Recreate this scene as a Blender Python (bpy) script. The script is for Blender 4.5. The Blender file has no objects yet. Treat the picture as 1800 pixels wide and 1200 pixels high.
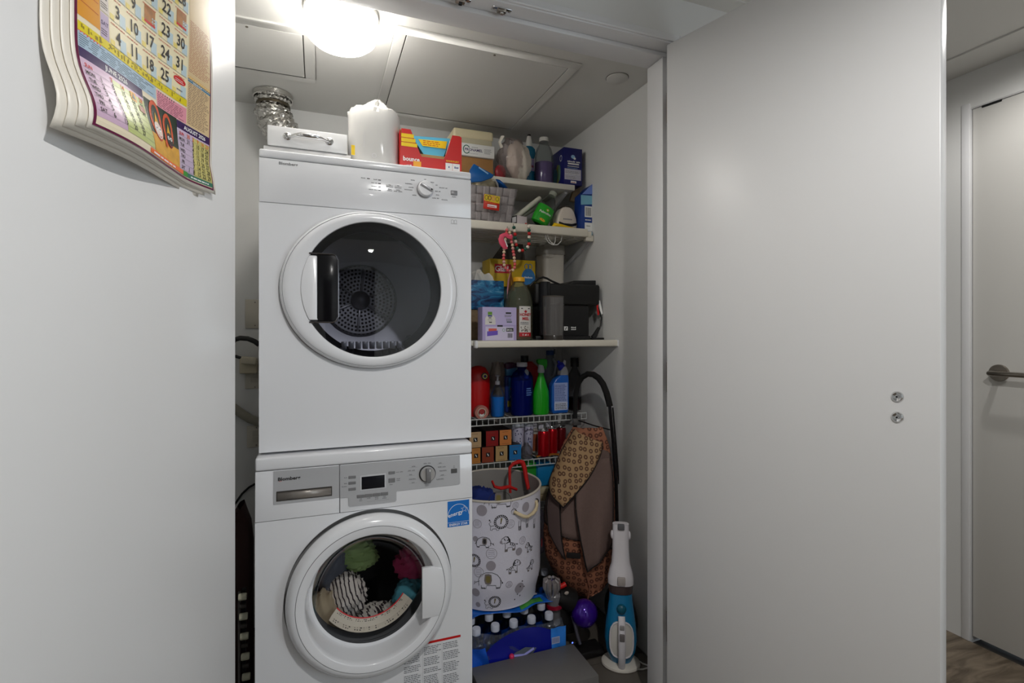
import bpy, bmesh, math, random
from mathutils import Vector, Matrix
random.seed(7)
SC = bpy.context.scene
COL = SC.collection
# ------------------------------------------------------------------ camera
YAW = math.radians(20.7); CH = 1.183; FPX = 900.0; HY = 585.0
cam_d = bpy.data.cameras.new('camera'); cam = bpy.data.objects.new('camera', cam_d); COL.objects.link(cam)
cam.location = (0, 0, CH); cam.rotation_euler = (math.pi/2, 0, -YAW)
cam_d.lens = 18.0; cam_d.sensor_width = 36.0; cam_d.shift_y = -15/1800; cam_d.clip_start = 0.02
SC.camera = cam
SC.view_settings.view_transform = 'Standard'; SC.view_settings.look = 'None'
SC.view_settings.exposure = 0.17; SC.view_settings.gamma = 1.0; SC.view_settings.use_curve_mapping = False
# ------------------------------------------------------------------ world (overcast daylight outside the added window)
w = bpy.data.worlds.new('world'); SC.world = w; w.use_nodes = True
w.node_tree.nodes['Background'].inputs[0].default_value = (0.80, 0.90, 1.0, 1)
w.node_tree.nodes['Background'].inputs[1].default_value = 2.0
# ------------------------------------------------------------------ large light: area lamp added at an unseen window to light the hall
def area(name, loc, rot, sx, sy, power, col):
    l = bpy.data.lights.new(name, 'AREA'); l.shape = 'RECTANGLE'; l.size = sx; l.size_y = sy; l.energy = power; l.color = col
    o = bpy.data.objects.new(name, l); COL.objects.link(o); o.location = loc; o.rotation_euler = rot; return o
area('added_window_fill', (2.30, -1.75, 1.35), (math.radians(90), 0, math.radians(90)), 1.7, 1.5, 16, (0.86, 0.93, 1.0))

# ------------------------------------------------------------------ helpers
def ray(px, py):
    u = (px-900)/FPX; v = (HY-py)/FPX
    return Vector((math.sin(YAW)+math.cos(YAW)*u, math.cos(YAW)-math.sin(YAW)*u, v))
def PY(px, py, Y):
    d = ray(px, py); t = Y/d.y; return Vector((d.x*t, Y, CH+d.z*t))
def PZ(px, py, z):
    d = ray(px, py); t = (z-CH)/d.z; return Vector((d.x*t, d.y*t, z))
def KP(px, Y): return Y/ray(px, 0).y/FPX       # metres per pixel at that column and depth

def lin(c):
    c = c/255.0
    return c/12.92 if c <= 0.04045 else ((c+0.055)/1.055)**2.4
def rgb(c): return (lin(c[0]), lin(c[1]), lin(c[2]), 1)
MATS = {}
def M(name, col=(200,200,200), rough=.5, metal=0, spec=.5, coat=0, noise=None, bump=None, emit=0, trans=0, ior=1.45, sheen=0):
    """noise=(scale, amount) varies the colour, bump=(scale, strength) gives fine relief"""
    if name in MATS: return MATS[name]
    m = bpy.data.materials.new(name); m.use_nodes = True; nt = m.node_tree; b = nt.nodes['Principled BSDF']
    b.inputs['Base Color'].default_value = rgb(col); b.inputs['Roughness'].default_value = rough
    b.inputs['Metallic'].default_value = metal; b.inputs['Specular IOR Level'].default_value = spec
    b.inputs['Coat Weight'].default_value = coat; b.inputs['Transmission Weight'].default_value = trans; b.inputs['IOR'].default_value = ior
    b.inputs['Sheen Weight'].default_value = sheen
    if emit:
        b.inputs['Emission Color'].default_value = rgb(col); b.inputs['Emission Strength'].default_value = emit
    if noise or bump: tc = nt.nodes.new('ShaderNodeTexCoord')
    if noise:
        n = nt.nodes.new('ShaderNodeTexNoise'); n.inputs['Scale'].default_value = noise[0]; n.inputs['Detail'].default_value = 5
        nt.links.new(tc.outputs['Object'], n.inputs['Vector'])
        mx = nt.nodes.new('ShaderNodeMix'); mx.data_type = 'RGBA'
        lo = tuple(max(0, c*(1-noise[1])) for c in rgb(col)[:3])+(1,); hi = tuple(min(1, c*(1+noise[1])) for c in rgb(col)[:3])+(1,)
        mx.inputs[6].default_value = lo; mx.inputs[7].default_value = hi
        nt.links.new(n.outputs['Fac'], mx.inputs[0]); nt.links.new(mx.outputs[2], b.inputs['Base Color'])
    if bump:
        n2 = nt.nodes.new('ShaderNodeTexNoise'); n2.inputs['Scale'].default_value = bump[0]; n2.inputs['Detail'].default_value = 4
        nt.links.new(tc.outputs['Object'], n2.inputs['Vector'])
        bp = nt.nodes.new('ShaderNodeBump'); bp.inputs['Strength'].default_value = bump[1]; bp.inputs['Distance'].default_value = .004
        nt.links.new(n2.outputs['Fac'], bp.inputs['Height']); nt.links.new(bp.outputs['Normal'], b.inputs['Normal'])
    MATS[name] = m; return m
def clear(name, col=(255,255,255), refl=.12, rough=.05, tint=1.0, body=0.0, bodycol=(230,230,230), gain=.55):
    """thin clear plastic or glass: tinted see-through layer with a Fresnel reflection and an optional milky share"""
    if name in MATS: return MATS[name]
    m = bpy.data.materials.new(name); m.use_nodes = True; nt = m.node_tree; nt.nodes.clear()
    out = nt.nodes.new('ShaderNodeOutputMaterial'); tr = nt.nodes.new('ShaderNodeBsdfTransparent'); tr.inputs[0].default_value = rgb(col)
    gl = nt.nodes.new('ShaderNodeBsdfGlossy'); gl.inputs['Roughness'].default_value = rough
    lw = nt.nodes.new('ShaderNodeLayerWeight'); lw.inputs[0].default_value = refl
    last = tr
    if body > 0:
        df = nt.nodes.new('ShaderNodeBsdfDiffuse'); df.inputs[0].default_value = rgb(bodycol)
        m0 = nt.nodes.new('ShaderNodeMixShader'); m0.inputs[0].default_value = body
        nt.links.new(tr.outputs[0], m0.inputs[1]); nt.links.new(df.outputs[0], m0.inputs[2]); last = m0
    mu = nt.nodes.new('ShaderNodeMath'); mu.operation = 'MULTIPLY'; mu.inputs[1].default_value = gain; nt.links.new(lw.outputs['Fresnel'], mu.inputs[0])
    mx = nt.nodes.new('ShaderNodeMixShader'); nt.links.new(mu.outputs[0], mx.inputs[0])
    nt.links.new(last.outputs[0], mx.inputs[1]); nt.links.new(gl.outputs[0], mx.inputs[2]); nt.links.new(mx.outputs[0], out.inputs[0])
    MATS[name] = m; return m

class G:
    def __init__(s): s.v = []; s.f = []; s.uv = None
    def add(s, vs, fs):
        n = len(s.v); s.v += [Vector(p) for p in vs]; s.f += [tuple(i+n for i in f) for f in fs]; return s
    def box(s, x0, y0, z0, x1, y1, z1):
        return s.add([(x0,y0,z0),(x1,y0,z0),(x1,y1,z0),(x0,y1,z0),(x0,y0,z1),(x1,y0,z1),(x1,y1,z1),(x0,y1,z1)],
                     [(3,2,1,0),(4,5,6,7),(0,1,5,4),(1,2,6,5),(2,3,7,6),(3,0,4,7)])
    def prism(s, pts, ext):
        ext = Vector(ext); n = len(pts); a = [Vector(p) for p in pts]; b = [p+ext for p in a]
        nr = Vector((0,0,0))
        for i in range(n): nr += (a[i]-a[0]).cross(a[(i+1)%n]-a[0])
        if nr.dot(ext) > 0: a, b = b, a
        fs = [tuple(range(n)), tuple(range(2*n-1, n-1, -1))]+[(i, i+n, (i+1)%n+n, (i+1)%n) for i in range(n)]
        return s.add(a+b, fs)
    def lathe(s, prof, c=(0,0,0), seg=24, ax='z', sx=1, sy=1, cap=True):
        n = len(prof); vs = []
        for i in range(seg):
            a = 2*math.pi*i/seg; ca, sa = math.cos(a)*sx, math.sin(a)*sy
            for r, h in prof:
                if ax == 'z': p = (r*ca, r*sa, h)
                elif ax == 'y': p = (r*ca, h, -r*sa)
                else: p = (h, r*ca, r*sa)
                vs.append(Vector(c)+Vector(p))
        fs = []
        for i in range(seg):
            j = (i+1) % seg
            for k in range(n-1): fs.append((i*n+k, j*n+k, j*n+k+1, i*n+k+1))
        if cap:
            if prof[0][0] > 1e-6: fs.append(tuple(i*n for i in range(seg))[::-1])
            if prof[-1][0] > 1e-6: fs.append(tuple(i*n+n-1 for i in range(seg)))
        return s.add(vs, fs)
    def tube(s, path, r, seg=8, closed=False, flat=None):
        P = [Vector(p) for p in path]; n = len(P); vs = []; up = None
        for i, p in enumerate(P):
            if closed: t = P[(i+1)%n]-P[i-1]
            else: t = P[min(i+1, n-1)]-P[max(i-1, 0)]
            t.normalize()
            if up is None:
                up = Vector((0,0,1)) if abs(t.z) < .9 else Vector((1,0,0))
                if flat is not None: up = Vector(flat)
            sd = t.cross(up)
            if sd.length < 1e-6: sd = t.orthogonal()
            sd.normalize(); up2 = sd.cross(t).normalized()
            if flat is None: up = up2
            rr = r[i] if isinstance(r, (list, tuple)) else r
            ra, rb = rr if isinstance(rr, (list, tuple)) else (rr, rr)
            for k in range(seg):
                a = 2*math.pi*k/seg; vs.append(p+sd*(math.cos(a)*ra)+up2*(math.sin(a)*rb))
        fs = []
        for i in range(n if closed else n-1):
            j = (i+1) % n
            for k in range(seg): fs.append((i*seg+k, j*seg+k, j*seg+(k+1)%seg, i*seg+(k+1)%seg)[::-1])
        if not closed: fs += [tuple(range(seg)), tuple(range((n-1)*seg, n*seg))[::-1]]
        return s.add(vs, fs)
    def ball(s, c, r, seg=16, rings=10, sc=(1,1,1)):
        prof = [(math.sin(math.pi*k/rings), -math.cos(math.pi*k/rings)) for k in range(rings+1)]
        prof[0] = (1e-4, -1); prof[-1] = (1e-4, 1); g = G().lathe(prof, seg=seg)
        return s.add([Vector(c)+Vector((p.x*r*sc[0], p.y*r*sc[1], p.z*r*sc[2])) for p in g.v], g.f)
    def grid(s, fn, nu, nv, closeu=False):
        vs = [fn(i/(nu if closeu else nu-1), j/(nv-1)) for i in range(nu) for j in range(nv)]; fs = []
        for i in range(nu if closeu else nu-1):
            for j in range(nv-1):
                a = i*nv+j; b = ((i+1) % nu)*nv+j; fs.append((a, b, b+1, a+1))
        return s.add(vs, fs)
    def tf(s, mat): s.v = [mat @ p for p in s.v]; return s
    def build(s, name, mat, parent=None, bev=0, bseg=2, smooth=35, kind=None, solid=0):
        me = bpy.data.meshes.new(name); me.from_pydata([tuple(p) for p in s.v], [], s.f)
        if bev:
            bm = bmesh.new(); bm.from_mesh(me); bmesh.ops.remove_doubles(bm, verts=bm.verts, dist=1e-6)
            ed = [e for e in bm.edges if len(e.link_faces) == 2 and e.calc_face_angle(0) > .5]
            bmesh.ops.bevel(bm, geom=ed, offset=bev, segments=bseg, affect='EDGES', clamp_overlap=True, profile=.5)
            bm.to_mesh(me); bm.free()
        if smooth:
            me.polygons.foreach_set('use_smooth', [True]*len(me.polygons)); me.set_sharp_from_angle(angle=math.radians(smooth))
        me.materials.append(mat); me.update()
        o = bpy.data.objects.new(name, me); COL.objects.link(o)
        if parent: o.parent = parent
        if kind: o['kind'] = kind
        if solid:
            md = o.modifiers.new('thickness', 'SOLIDIFY'); md.thickness = solid; md.offset = 0
        return o
def thing(name, label, cat, loc=(0,0,0), rz=0, group=None, rot=None):
    o = bpy.data.objects.new(name, None); COL.objects.link(o); o.empty_display_size = .05
    o.location = loc; o.rotation_euler = rot if rot else (0, 0, rz)
    o['label'] = label; o['category'] = cat
    if group: o['group'] = group
    return o
def tag(o, label, cat, group=None):
    o['label'] = label; o['category'] = cat
    if group: o['group'] = group
    return o
def struct(o): o['kind'] = 'structure'; return o
TXT = {}
def textmesh(s, bold=0):
    key = (s, bold)
    if key not in TXT:
        c = bpy.data.curves.new('lettering', 'FONT'); c.body = s; c.size = 1; c.offset = bold; c.resolution_u = 2; c.align_x = 'CENTER'
        o = bpy.data.objects.new('lettering', c); COL.objects.link(o)
        bpy.context.view_layer.update()
        me = o.evaluated_get(bpy.context.evaluated_depsgraph_get()).to_mesh()
        TXT[key] = ([tuple(v.co) for v in me.vertices], [tuple(p.vertices) for p in me.polygons])
        o.to_mesh_clear(); bpy.data.objects.remove(o); bpy.data.curves.remove(c)
    return TXT[key]
class Decal:
    """flat print laid on a surface: fn(x, y, h) gives the point h above the surface"""
    def __init__(s, parent, fn, name='print', eps=.0004): s.p = parent; s.fn = fn; s.name = name; s.g = {}; s.n = 1; s.eps = eps; s.lv = None; s.sub = None
    def _g(s, m): return s.g.setdefault(m.name, (m, G()))[1]
    def _h(s, fill=True):
        if s.lv is not None: return s.eps+s.lv*2.4e-4+(0 if fill else 1.4e-4)
        if fill: s.n += 1
        return s.eps+s.n*7e-6+(0 if fill else 3.5e-6)
    def poly(s, pts, m, lay=None):
        h = lay if lay else s._h(); g = s._g(m); g.add([s.fn(x, y, h) for x, y in pts], [tuple(range(len(pts)))]); return s
    def rect(s, x0, y0, x1, y1, m, lay=None):
        if s.sub: return s.grect(x0, y0, x1, y1, m)
        return s.poly([(x0,y0),(x1,y0),(x1,y1),(x0,y1)], m, lay)
    def grect(s, x0, y0, x1, y1, m, nx=8, ny=8):
        if s.sub: nx = max(2, int(abs(x1-x0)/s.sub)+2); ny = max(2, int(abs(y1-y0)/s.sub)+2)
        h = s._h(); s._g(m).grid(lambda u, v: s.fn(x0+(x1-x0)*u, y0+(y1-y0)*v, h), nx, ny); return s
    def ell(s, cx, cy, rx, ry, m, n=20, a0=0, a1=2*math.pi):
        if s.sub:
            h = s._h(); s._g(m).grid(lambda u, v: s.fn(cx+rx*v*math.cos(2*math.pi*u), cy+ry*v*math.sin(2*math.pi*u), h), n, 6, True); return s
        return s.poly([(cx+rx*math.cos(a0+(a1-a0)*k/n), cy+ry*math.sin(a0+(a1-a0)*k/n)) for k in range(n)], m)
    def stroke(s, pts, wd, m, closed=False):
        if s.sub and not closed:
            q = [pts[0]]
            for a, b in zip(pts, pts[1:]):
                k = max(1, int(math.hypot(b[0]-a[0], b[1]-a[1])/s.sub)); q += [(a[0]+(b[0]-a[0])*i/k, a[1]+(b[1]-a[1])*i/k) for i in range(1, k+1)]
            pts = q
        h = s._h(False); n = len(pts); L = []; R = []
        for i in range(n):
            a = pts[i-1] if (i or closed) else pts[0]; b = pts[(i+1) % n] if (i < n-1 or closed) else pts[-1]
            dx, dy = b[0]-a[0], b[1]-a[1]; l = math.hypot(dx, dy) or 1; nx, ny = -dy/l*wd/2, dx/l*wd/2
            L.append(s.fn(pts[i][0]+nx, pts[i][1]+ny, h)); R.append(s.fn(pts[i][0]-nx, pts[i][1]-ny, h))
        m2 = n if closed else n-1
        s._g(m).add(L+R, [(i, i+n, (i+1)%n+n, (i+1)%n) for i in range(m2)]); return s
    def ring(s, cx, cy, rx, ry, wd, m, n=24, a0=0, a1=None):
        full = a1 is None; a1 = 2*math.pi if full else a1
        return s.stroke([(cx+rx*math.cos(a0+(a1-a0)*k/(n if full else n-1)), cy+ry*math.sin(a0+(a1-a0)*k/(n if full else n-1))) for k in range(n)], wd, m, full)
    def text(s, t, x, y, size, m, bold=.0, sx=1, rot=0):
        h = s._h(False); vs, fs = textmesh(t, bold); c, q = math.cos(rot), math.sin(rot)
        s._g(m).add([s.fn(x+(vx*sx*c-vy*q)*size, y+(vx*sx*q+vy*c)*size, h) for vx, vy, _ in vs], fs); return s
    def micro(s, t, x, y, size, m):
        """print too small to read: a row of tiny marks, one for each character"""
        h = s._h(False); g = s._g(m); w = size*.46
        for row, q in enumerate(t.split('\n')):
            xx = x-len(q)*w/2; yy = y-row*size*1.05
            for ch in q:
                if ch != ' ':
                    a = size*random.uniform(.42,.7); g.add([s.fn(xx+w*.14, yy, h), s.fn(xx+w*.86, yy, h), s.fn(xx+w*.86, yy+a, h), s.fn(xx+w*.14, yy+a, h)], [(0,1,2,3)])
                xx += w
        return s
    def lines(s, x0, y0, x1, y1, n, m, fill=.5):
        h = s._h(False); g = s._g(m); dy = (y1-y0)/n
        for i in range(n):
            y = y0+dy*i; x = x0; e = x1-(x1-x0)*random.uniform(0, .25)
            while x < e:
                l = min((x1-x0)*random.uniform(.06, .2), e-x); g.add([s.fn(x, y, h), s.fn(x+l, y, h), s.fn(x+l, y+dy*fill, h), s.fn(x, y+dy*fill, h)], [(0,1,2,3)]); x += l+(x1-x0)*.03
        return s
    def flush(s):
        for m, g in s.g.values(): g.build(s.name, m, s.p, smooth=0, kind='stuff')
def plane_map(o, ex, ey, n=None):
    o, ex, ey = Vector(o), Vector(ex).normalized(), Vector(ey).normalized(); n = Vector(n) if n else ex.cross(ey)
    return lambda x, y, h: o+ex*x+ey*y+n*h
def front(y, x0=0, z0=0): return plane_map((x0, y, z0), (1,0,0), (0,0,1))      # a face looking towards -Y
def ell_pts(rx, rz, n): return [(rx*math.cos(2*math.pi*k/n), rz*math.sin(2*math.pi*k/n)) for k in range(n)]
def smoothstep(a, b, x):
    t = max(0, min(1, (x-a)/(b-a))); return t*t*(3-2*t)

# ------------------------------------------------------------------ common materials
WALL = M('wall_paint', (224,224,222), .7, noise=(3,.02), bump=(180,.04))
CEIL = M('ceiling_paint', (218,217,213), .75, bump=(160,.04))
GLOSSW = M('white_lacquer', (226,226,227), .28, noise=(2,.015))
DOORW = M('door_paint', (224,224,224), .33, noise=(2,.015))
APPL = M('appliance_enamel', (232,233,236), .16, coat=.3)
PLW = M('white_plastic', (226,225,220), .35)
BLK = M('black_plastic', (22,22,23), .38)
BLK2 = M('matt_black', (14,14,15), .7)
CHR = M('chrome', (215,215,215), .12, 1)
STEEL = M('brushed_steel', (150,143,134), .28, 1)
INK = M('black_ink', (30,30,32), .6)
GREY = M('grey_ink', (125,125,128), .6)
RED = M('red_print', (205,22,22), .4)
WHT = M('white_print', (240,240,238), .5)
YEL = M('yellow_print', (248,208,20), .45)
NAVY = M('navy_print', (24,40,120), .4)
GREEN = M('green_print', (60,150,50), .45)
BLUE = M('blue_print', (30,110,200), .4)
CARD = M('brown_cardboard', (168,124,74), .75, noise=(30,.12))
CREAM = M('cream_plastic', (226,214,178), .4)
GLASS = clear('clear_glass', (238,242,242), .12)
CLEARP = clear('clear_plastic', (232,236,236), .22, .08)
# ================================================================== THE SETTING
SC.cycles.use_denoising = True; SC.cycles.transparent_max_bounces = 16
XL, XR, YB, ZC = -.42, 1.13, 2.29, 2.103           # closet: left wall, right wall, back wall, ceiling
YF0, YF1, ZH = 1.26, 1.38, 2.19                     # door wall outer and inner face, hall ceiling
HXL, HXR, HYB, HYE = -2.2, 2.34, -3.2, 3.6          # hall
FLOORM = M('hall_floor_vinyl', (112,99,84), .5, noise=(9,.22), bump=(30,.05))
def wood_floor():
    nt = FLOORM.node_tree; b = nt.nodes['Principled BSDF']
    tc = nt.nodes.new('ShaderNodeTexCoord'); mp = nt.nodes.new('ShaderNodeMapping'); mp.inputs['Scale'].default_value = (3, 14, 1); mp.inputs['Rotation'].default_value = (0, 0, .9)
    n = nt.nodes.new('ShaderNodeTexNoise'); n.inputs['Scale'].default_value = 2.2; n.inputs['Detail'].default_value = 6; n.inputs['Distortion'].default_value = 1.2
    cr = nt.nodes.new('ShaderNodeValToRGB'); cr.color_ramp.elements[0].color = rgb((84,72,59)); cr.color_ramp.elements[1].color = rgb((140,126,108))
    cr.color_ramp.elements[0].position = .3; cr.color_ramp.elements[1].position = .72
    nt.links.new(tc.outputs['Object'], mp.inputs[0]); nt.links.new(mp.outputs[0], n.inputs[0]); nt.links.new(n.outputs['Fac'], cr.inputs[0]); nt.links.new(cr.outputs[0], b.inputs['Base Color'])
wood_floor()
struct(G().box(HXL, HYB, -.1, HXR+.6, HYE, -.012).build('floor', M('dark_grout', (70,67,63), .8)))
struct(G().box(HXL, HYB, -.012, HXR, 1.3, 0).build('floor_hall', FLOORM, smooth=0))
struct(G().box(1.25, 1.3, -.012, HXR, HYE, 0).build('floor_passage', FLOORM, smooth=0))
# closet floor: dark stone tiles with recessed joints
TILE = M('dark_floor_tile', (98,92,85), .45, noise=(14,.15), bump=(60,.05))
fl = bpy.data.objects.new('floor_closet', None); COL.objects.link(fl); fl['kind'] = 'structure'
x = XL; i = 0
tw, td = .31, .305
while x < XR-.01:
    y = 1.302
    while y < YB-.01:
        G().box(x+.002, y+.002, -.012, min(x+tw, XR)-.002, min(y+td, YB)-.002, 0).build('tile', TILE, fl, bev=.001, bseg=1)
        y += td
    x += tw
# walls
struct(G().box(XL-.1, YB, -.1, XR+.12, YB+.1, 2.4).build('wall_back', WALL, smooth=0))
struct(G().box(XL-.1, YF1, -.1, XL, YB, 2.4).build('wall_left', WALL, smooth=0))
struct(G().box(XR, YF1, -.1, XR+.12, HYE, 2.4).build('wall_right', WALL, smooth=0))
struct(G().box(HXL, HYB-.1, -.1, HXL+.001-.1, YF1, 2.4).build('wall_hall_left', WALL, smooth=0))
# hall right wall with the opening of the next door
D3a, D3b, D3z = .30, 1.222, 2.045
g = G(); g.box(HXR, D3b, -.1, HXR+.1, HYE, 2.4); WY0, WY1, WZ0, WZ1 = -2.6, -.9, .6, 2.1; g.box(HXR, WY1, -.1, HXR+.1, D3a, 2.4); g.box(HXR, HYB, -.1, HXR+.1, WY0, 2.4); g.box(HXR, WY0, -.1, HXR+.1, WY1, WZ0); g.box(HXR, WY0, WZ1, HXR+.1, WY1, 2.4); g.box(HXR, D3a, D3z, HXR+.1, D3b, 2.4)
struct(g.build('wall_hall_right', WALL, smooth=0))
struct(G().box(XR+.12, HYE, -.1, HXR+.1, HYE+.1, 2.4).build('wall_passage_end', WALL, smooth=0))
# door wall of the closet: piers and lintel round the double-door opening
OX0, OX1, OZ = -.235, 1.012, 2.043
g = G(); g.box(HXL-.1, YF0, -.1, OX0-.03, YF1, 2.4); g.box(OX1+.03, YF0, -.1, XR+.12, YF1, 2.4); g.box(OX0-.03, YF0, OZ+.03, OX1+.03, YF1, 2.4)
struct(g.build('wall_front', WALL, smooth=0))
# room wall behind the viewer, and an unseen window added in the right wall for light
struct(G().box(HXL-.1, HYB-.1, -.1, HXR+.1, HYB, 2.4).build('wall_behind', WALL, smooth=0))
d4 = struct(bpy.data.objects.new('added_dark_door', None)); COL.objects.link(d4); WD = M('added_door_wood', (58,52,52), .4, noise=(6,.3))  # unseen dark door, added as a reflection for the dryer glass
G().box(-.35, HYB+.001, .01, .62, HYB+.03, 2.04).build('leaf', WD, d4, bev=.003); G().box(-.42, HYB+.001, 0, -.35, HYB+.045, 2.11).build('door_lining', GLOSSW, d4, bev=.004); G().box(.62, HYB+.001, 0, .69, HYB+.045, 2.11).build('door_lining', GLOSSW, d4, bev=.004)
wf = struct(bpy.data.objects.new('added_window', None)); COL.objects.link(wf)
g = G()
for yy in (WY0, (WY0+WY1)/2-.03, WY1-.06): g.box(HXR+.03, yy, WZ0, HXR+.08, yy+.06, WZ1)
for zz in (WZ0, WZ1-.06): g.box(HXR+.03, WY0, zz, HXR+.08, WY1, zz+.06)
g.build('window_frame', GLOSSW, wf, bev=.004)
for ya, yb in ((WY0+.06, (WY0+WY1)/2-.03), ((WY0+WY1)/2+.03, WY1-.06)): G().box(HXR+.055, ya, WZ0+.06, HXR+.06, yb, WZ1-.06).build('pane', GLASS, wf, smooth=0)
# ceilings
ceil = struct(G().box(XL-.1, YF1, ZC, XR+.12, YB+.1, ZC+.05).build('ceiling', CEIL, smooth=0))
struct(G().box(HXL-.1, HYB-.1, ZH, HXR+.1, YF0, ZH+.05).build('ceiling_hall', CEIL, smooth=0))
struct(G().box(XR+.12, YF0, ZH, HXR+.1, HYE+.1, ZH+.05).build('ceiling_passage', CEIL, smooth=0))
# thin strip set just below two edges of the hall ceiling
g = G(); g.box(HXR-.17, HYB, ZH-.006, HXR, HYE, ZH); g.box(HXL, YF0-.055, ZH-.006, HXR-.17, YF0, ZH)
struct(g.build('trim_1', CEIL, smooth=0))
def access_panel(x0, y0, x1, y1):
    fr = G(); a, zt = .034, ZC-.006
    fr.box(x0-a, y0-a, zt, x1+a, y0, ZC); fr.box(x0-a, y1, zt, x1+a, y1+a, ZC); fr.box(x0-a, y0, zt, x0, y1, ZC); fr.box(x1, y0, zt, x1+a, y1, ZC)
    f = fr.build('access_panel_frame', CEIL, ceil, bev=.0015, bseg=1)
    G().box(x0+.003, y0+.003, ZC-.0055, x1-.003, y1-.003, ZC-.001).build('access_panel', CEIL, f, bev=.001, bseg=1)
    G().box(x0, y0, ZC-.001, x1, y1, ZC-.0002).build('panel_gap_shade', M('gap_shade', (60,58,55), .9), f, smooth=0)  # dark sheet standing in for the shade in the slit round the panel
    G().lathe([(.001,0),(.004,0),(.004,-.002),(.001,-.003)], (x0+(x1-x0)*.52, y0+.012, ZC-.0055), 10).build('key_lock', STEEL, f)
a, b, c = PZ(709.7,58.7,ZC), PZ(1001,115.5,ZC), PZ(898.5,225.5,ZC)
access_panel((a.x+PZ(678.5,190.7,ZC).x)/2, (a.y+b.y)/2, (b.x+c.x)/2, min(c.y, YB-.05))
a, b = PZ(530,58,ZC), PZ(539.5,135,ZC)
access_panel(XL+.05, a.y, (a.x+b.x)/2, b.y)
# door lining with rebate, stop, and the head
LIN = GLOSSW
tr = struct(bpy.data.objects.new('trim_2', None)); COL.objects.link(tr)
SX1, SZ = .985, 2.029; SX0 = OX0+.027; YS = 1.303
def lining(name, pts, y0, y1): G().prism([(px, y0, pz) for px, pz in pts], (0, y1-y0, 0)).build(name, LIN, tr, bev=.002, bseg=2)
G().box(OX1, YF0-.004, 0, OX1+.032, YF1+.002, OZ+.03).build('jamb', LIN, tr, bev=.002)
G().box(SX1, YS, 0, OX1, YF1+.002, SZ).build('door_stop', LIN, tr, bev=.003)
G().box(OX0-.032, YF0-.004, 0, OX0, YF1+.002, OZ+.03).build('jamb', LIN, tr, bev=.002)
G().box(OX0, YS, 0, SX0, YF1+.002, SZ).build('door_stop', LIN, tr, bev=.003)
G().box(OX0, YF0-.004, OZ, OX1, YF1+.002, OZ+.03).build('head', LIN, tr, bev=.002)
G().box(OX0, YS, SZ, OX1, YF1+.002, OZ).build('head_stop', LIN, tr, bev=.003)
# thin bead on the wall round the head
G().box(OX0-.05, YF0-.010, OZ+.004, OX1+.05, YF0-.002, OZ+.012).build('head_bead', LIN, tr, bev=.003)
# sprung roller catches in the head
for k, (px, py) in enumerate(((806,6),(881,17))):
    p = PZ(px, py, OZ); xc = p.x; yc = YF0+.022
    cth = thing('door_catch', ('steel door catch in the head nearer the ceiling lamp', 'steel door catch in the head nearer the right door')[k], 'door catch', (xc, yc, OZ))
    G().box(-.027, -.009, -.003, .027, .009, 0).build('plate', CHR, cth, bev=.001)
    g = G(); g.box(-.012, -.007, -.010, .012, .007, -.002); g.build('roller_housing', STEEL, cth, bev=.002)
    g = G().lathe([(.0001,-.004),(.005,-.004),(.005,.004),(.0001,.004)], (0,0,-.011), 12, 'x'); g.build('roller', CHR if k else BLK, cth)
    for sx in (-1, 1): G().lathe([(.0001,-.004),(.0028,-.0036),(.003,-.003)], (sx*.021,0,0), 10).build('screw', STEEL, cth)
# ---- closet doors
def leaf(name, face, d, n_out, wd, zt=2.038, mat=DOORW):
    """face: far corner of the visible face; d: direction along the leaf towards the room; n_out: away from the visible face"""
    f, d, n = Vector((face[0], face[1], .012)), Vector((d[0], d[1], 0)), Vector((n_out[0], n_out[1], 0))
    pts = [f, f+d*wd, f+d*wd+n*.04, f+n*.04]
    o = G().prism(pts, (0,0,zt-.012)).build(name, mat, None, bev=.0025); return struct(o)
RD = Vector((.286,-.958,0)).normalized(); RN = Vector((-RD.y, RD.x, 0))
RF = Vector((.967,1.26,0))
dr = leaf('door_2', RF, RD, RN, .640)
LD = Vector((-math.sin(YAW), -math.cos(YAW), 0)); LN = Vector((-math.cos(YAW), math.sin(YAW), 0)); LF = Vector((-.1695,1.26,0))
dl = leaf('door_1', LF, LD, LN, .612)
# handle bolts on the right leaf
for py in (697, 733):
    d = ray(1577.5, py); # meet the leaf plane
    t = RF.dot(RN)/(d.x*RN.x+d.y*RN.y); p = Vector((d.x*t, d.y*t, CH+d.z*t))
    g = G().lathe([(.0001,.0045),(.0035,.0045),(.004,.003),(.0085,.004),(.0105,.002),(.0115,0)], (0,0,0), 24)
    g.tf(Matrix.Translation(p) @ (-RN).to_track_quat('Z','Y').to_matrix().to_4x4())
    bolt = g.build('handle_bolt', CHR, dr)
    g = G().lathe([(.0001,.0052),(.0022,.0052),(.0022,.0045)], (0,0,0), 6); g.tf(Matrix.Translation(p) @ (-RN).to_track_quat('Z','Y').to_matrix().to_4x4()); g.build('bolt_socket', INK, bolt)
# hinges of the right leaf in the rebate
for zc in (1.86, 1.05, .30):
    p = Vector((.985, 1.275, zc)); g = G().lathe([(.0001,-.045),(.006,-.045),(.006,.045),(.0001,.045)], (p.x, p.y, zc), 12)
    h = g.build('hinge', STEEL, dr, bev=.0008); G().box(p.x+.002, p.y, zc-.045, p.x+.026, p.y+.003, zc+.045).build('hinge_leaf', STEEL, h)
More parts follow.
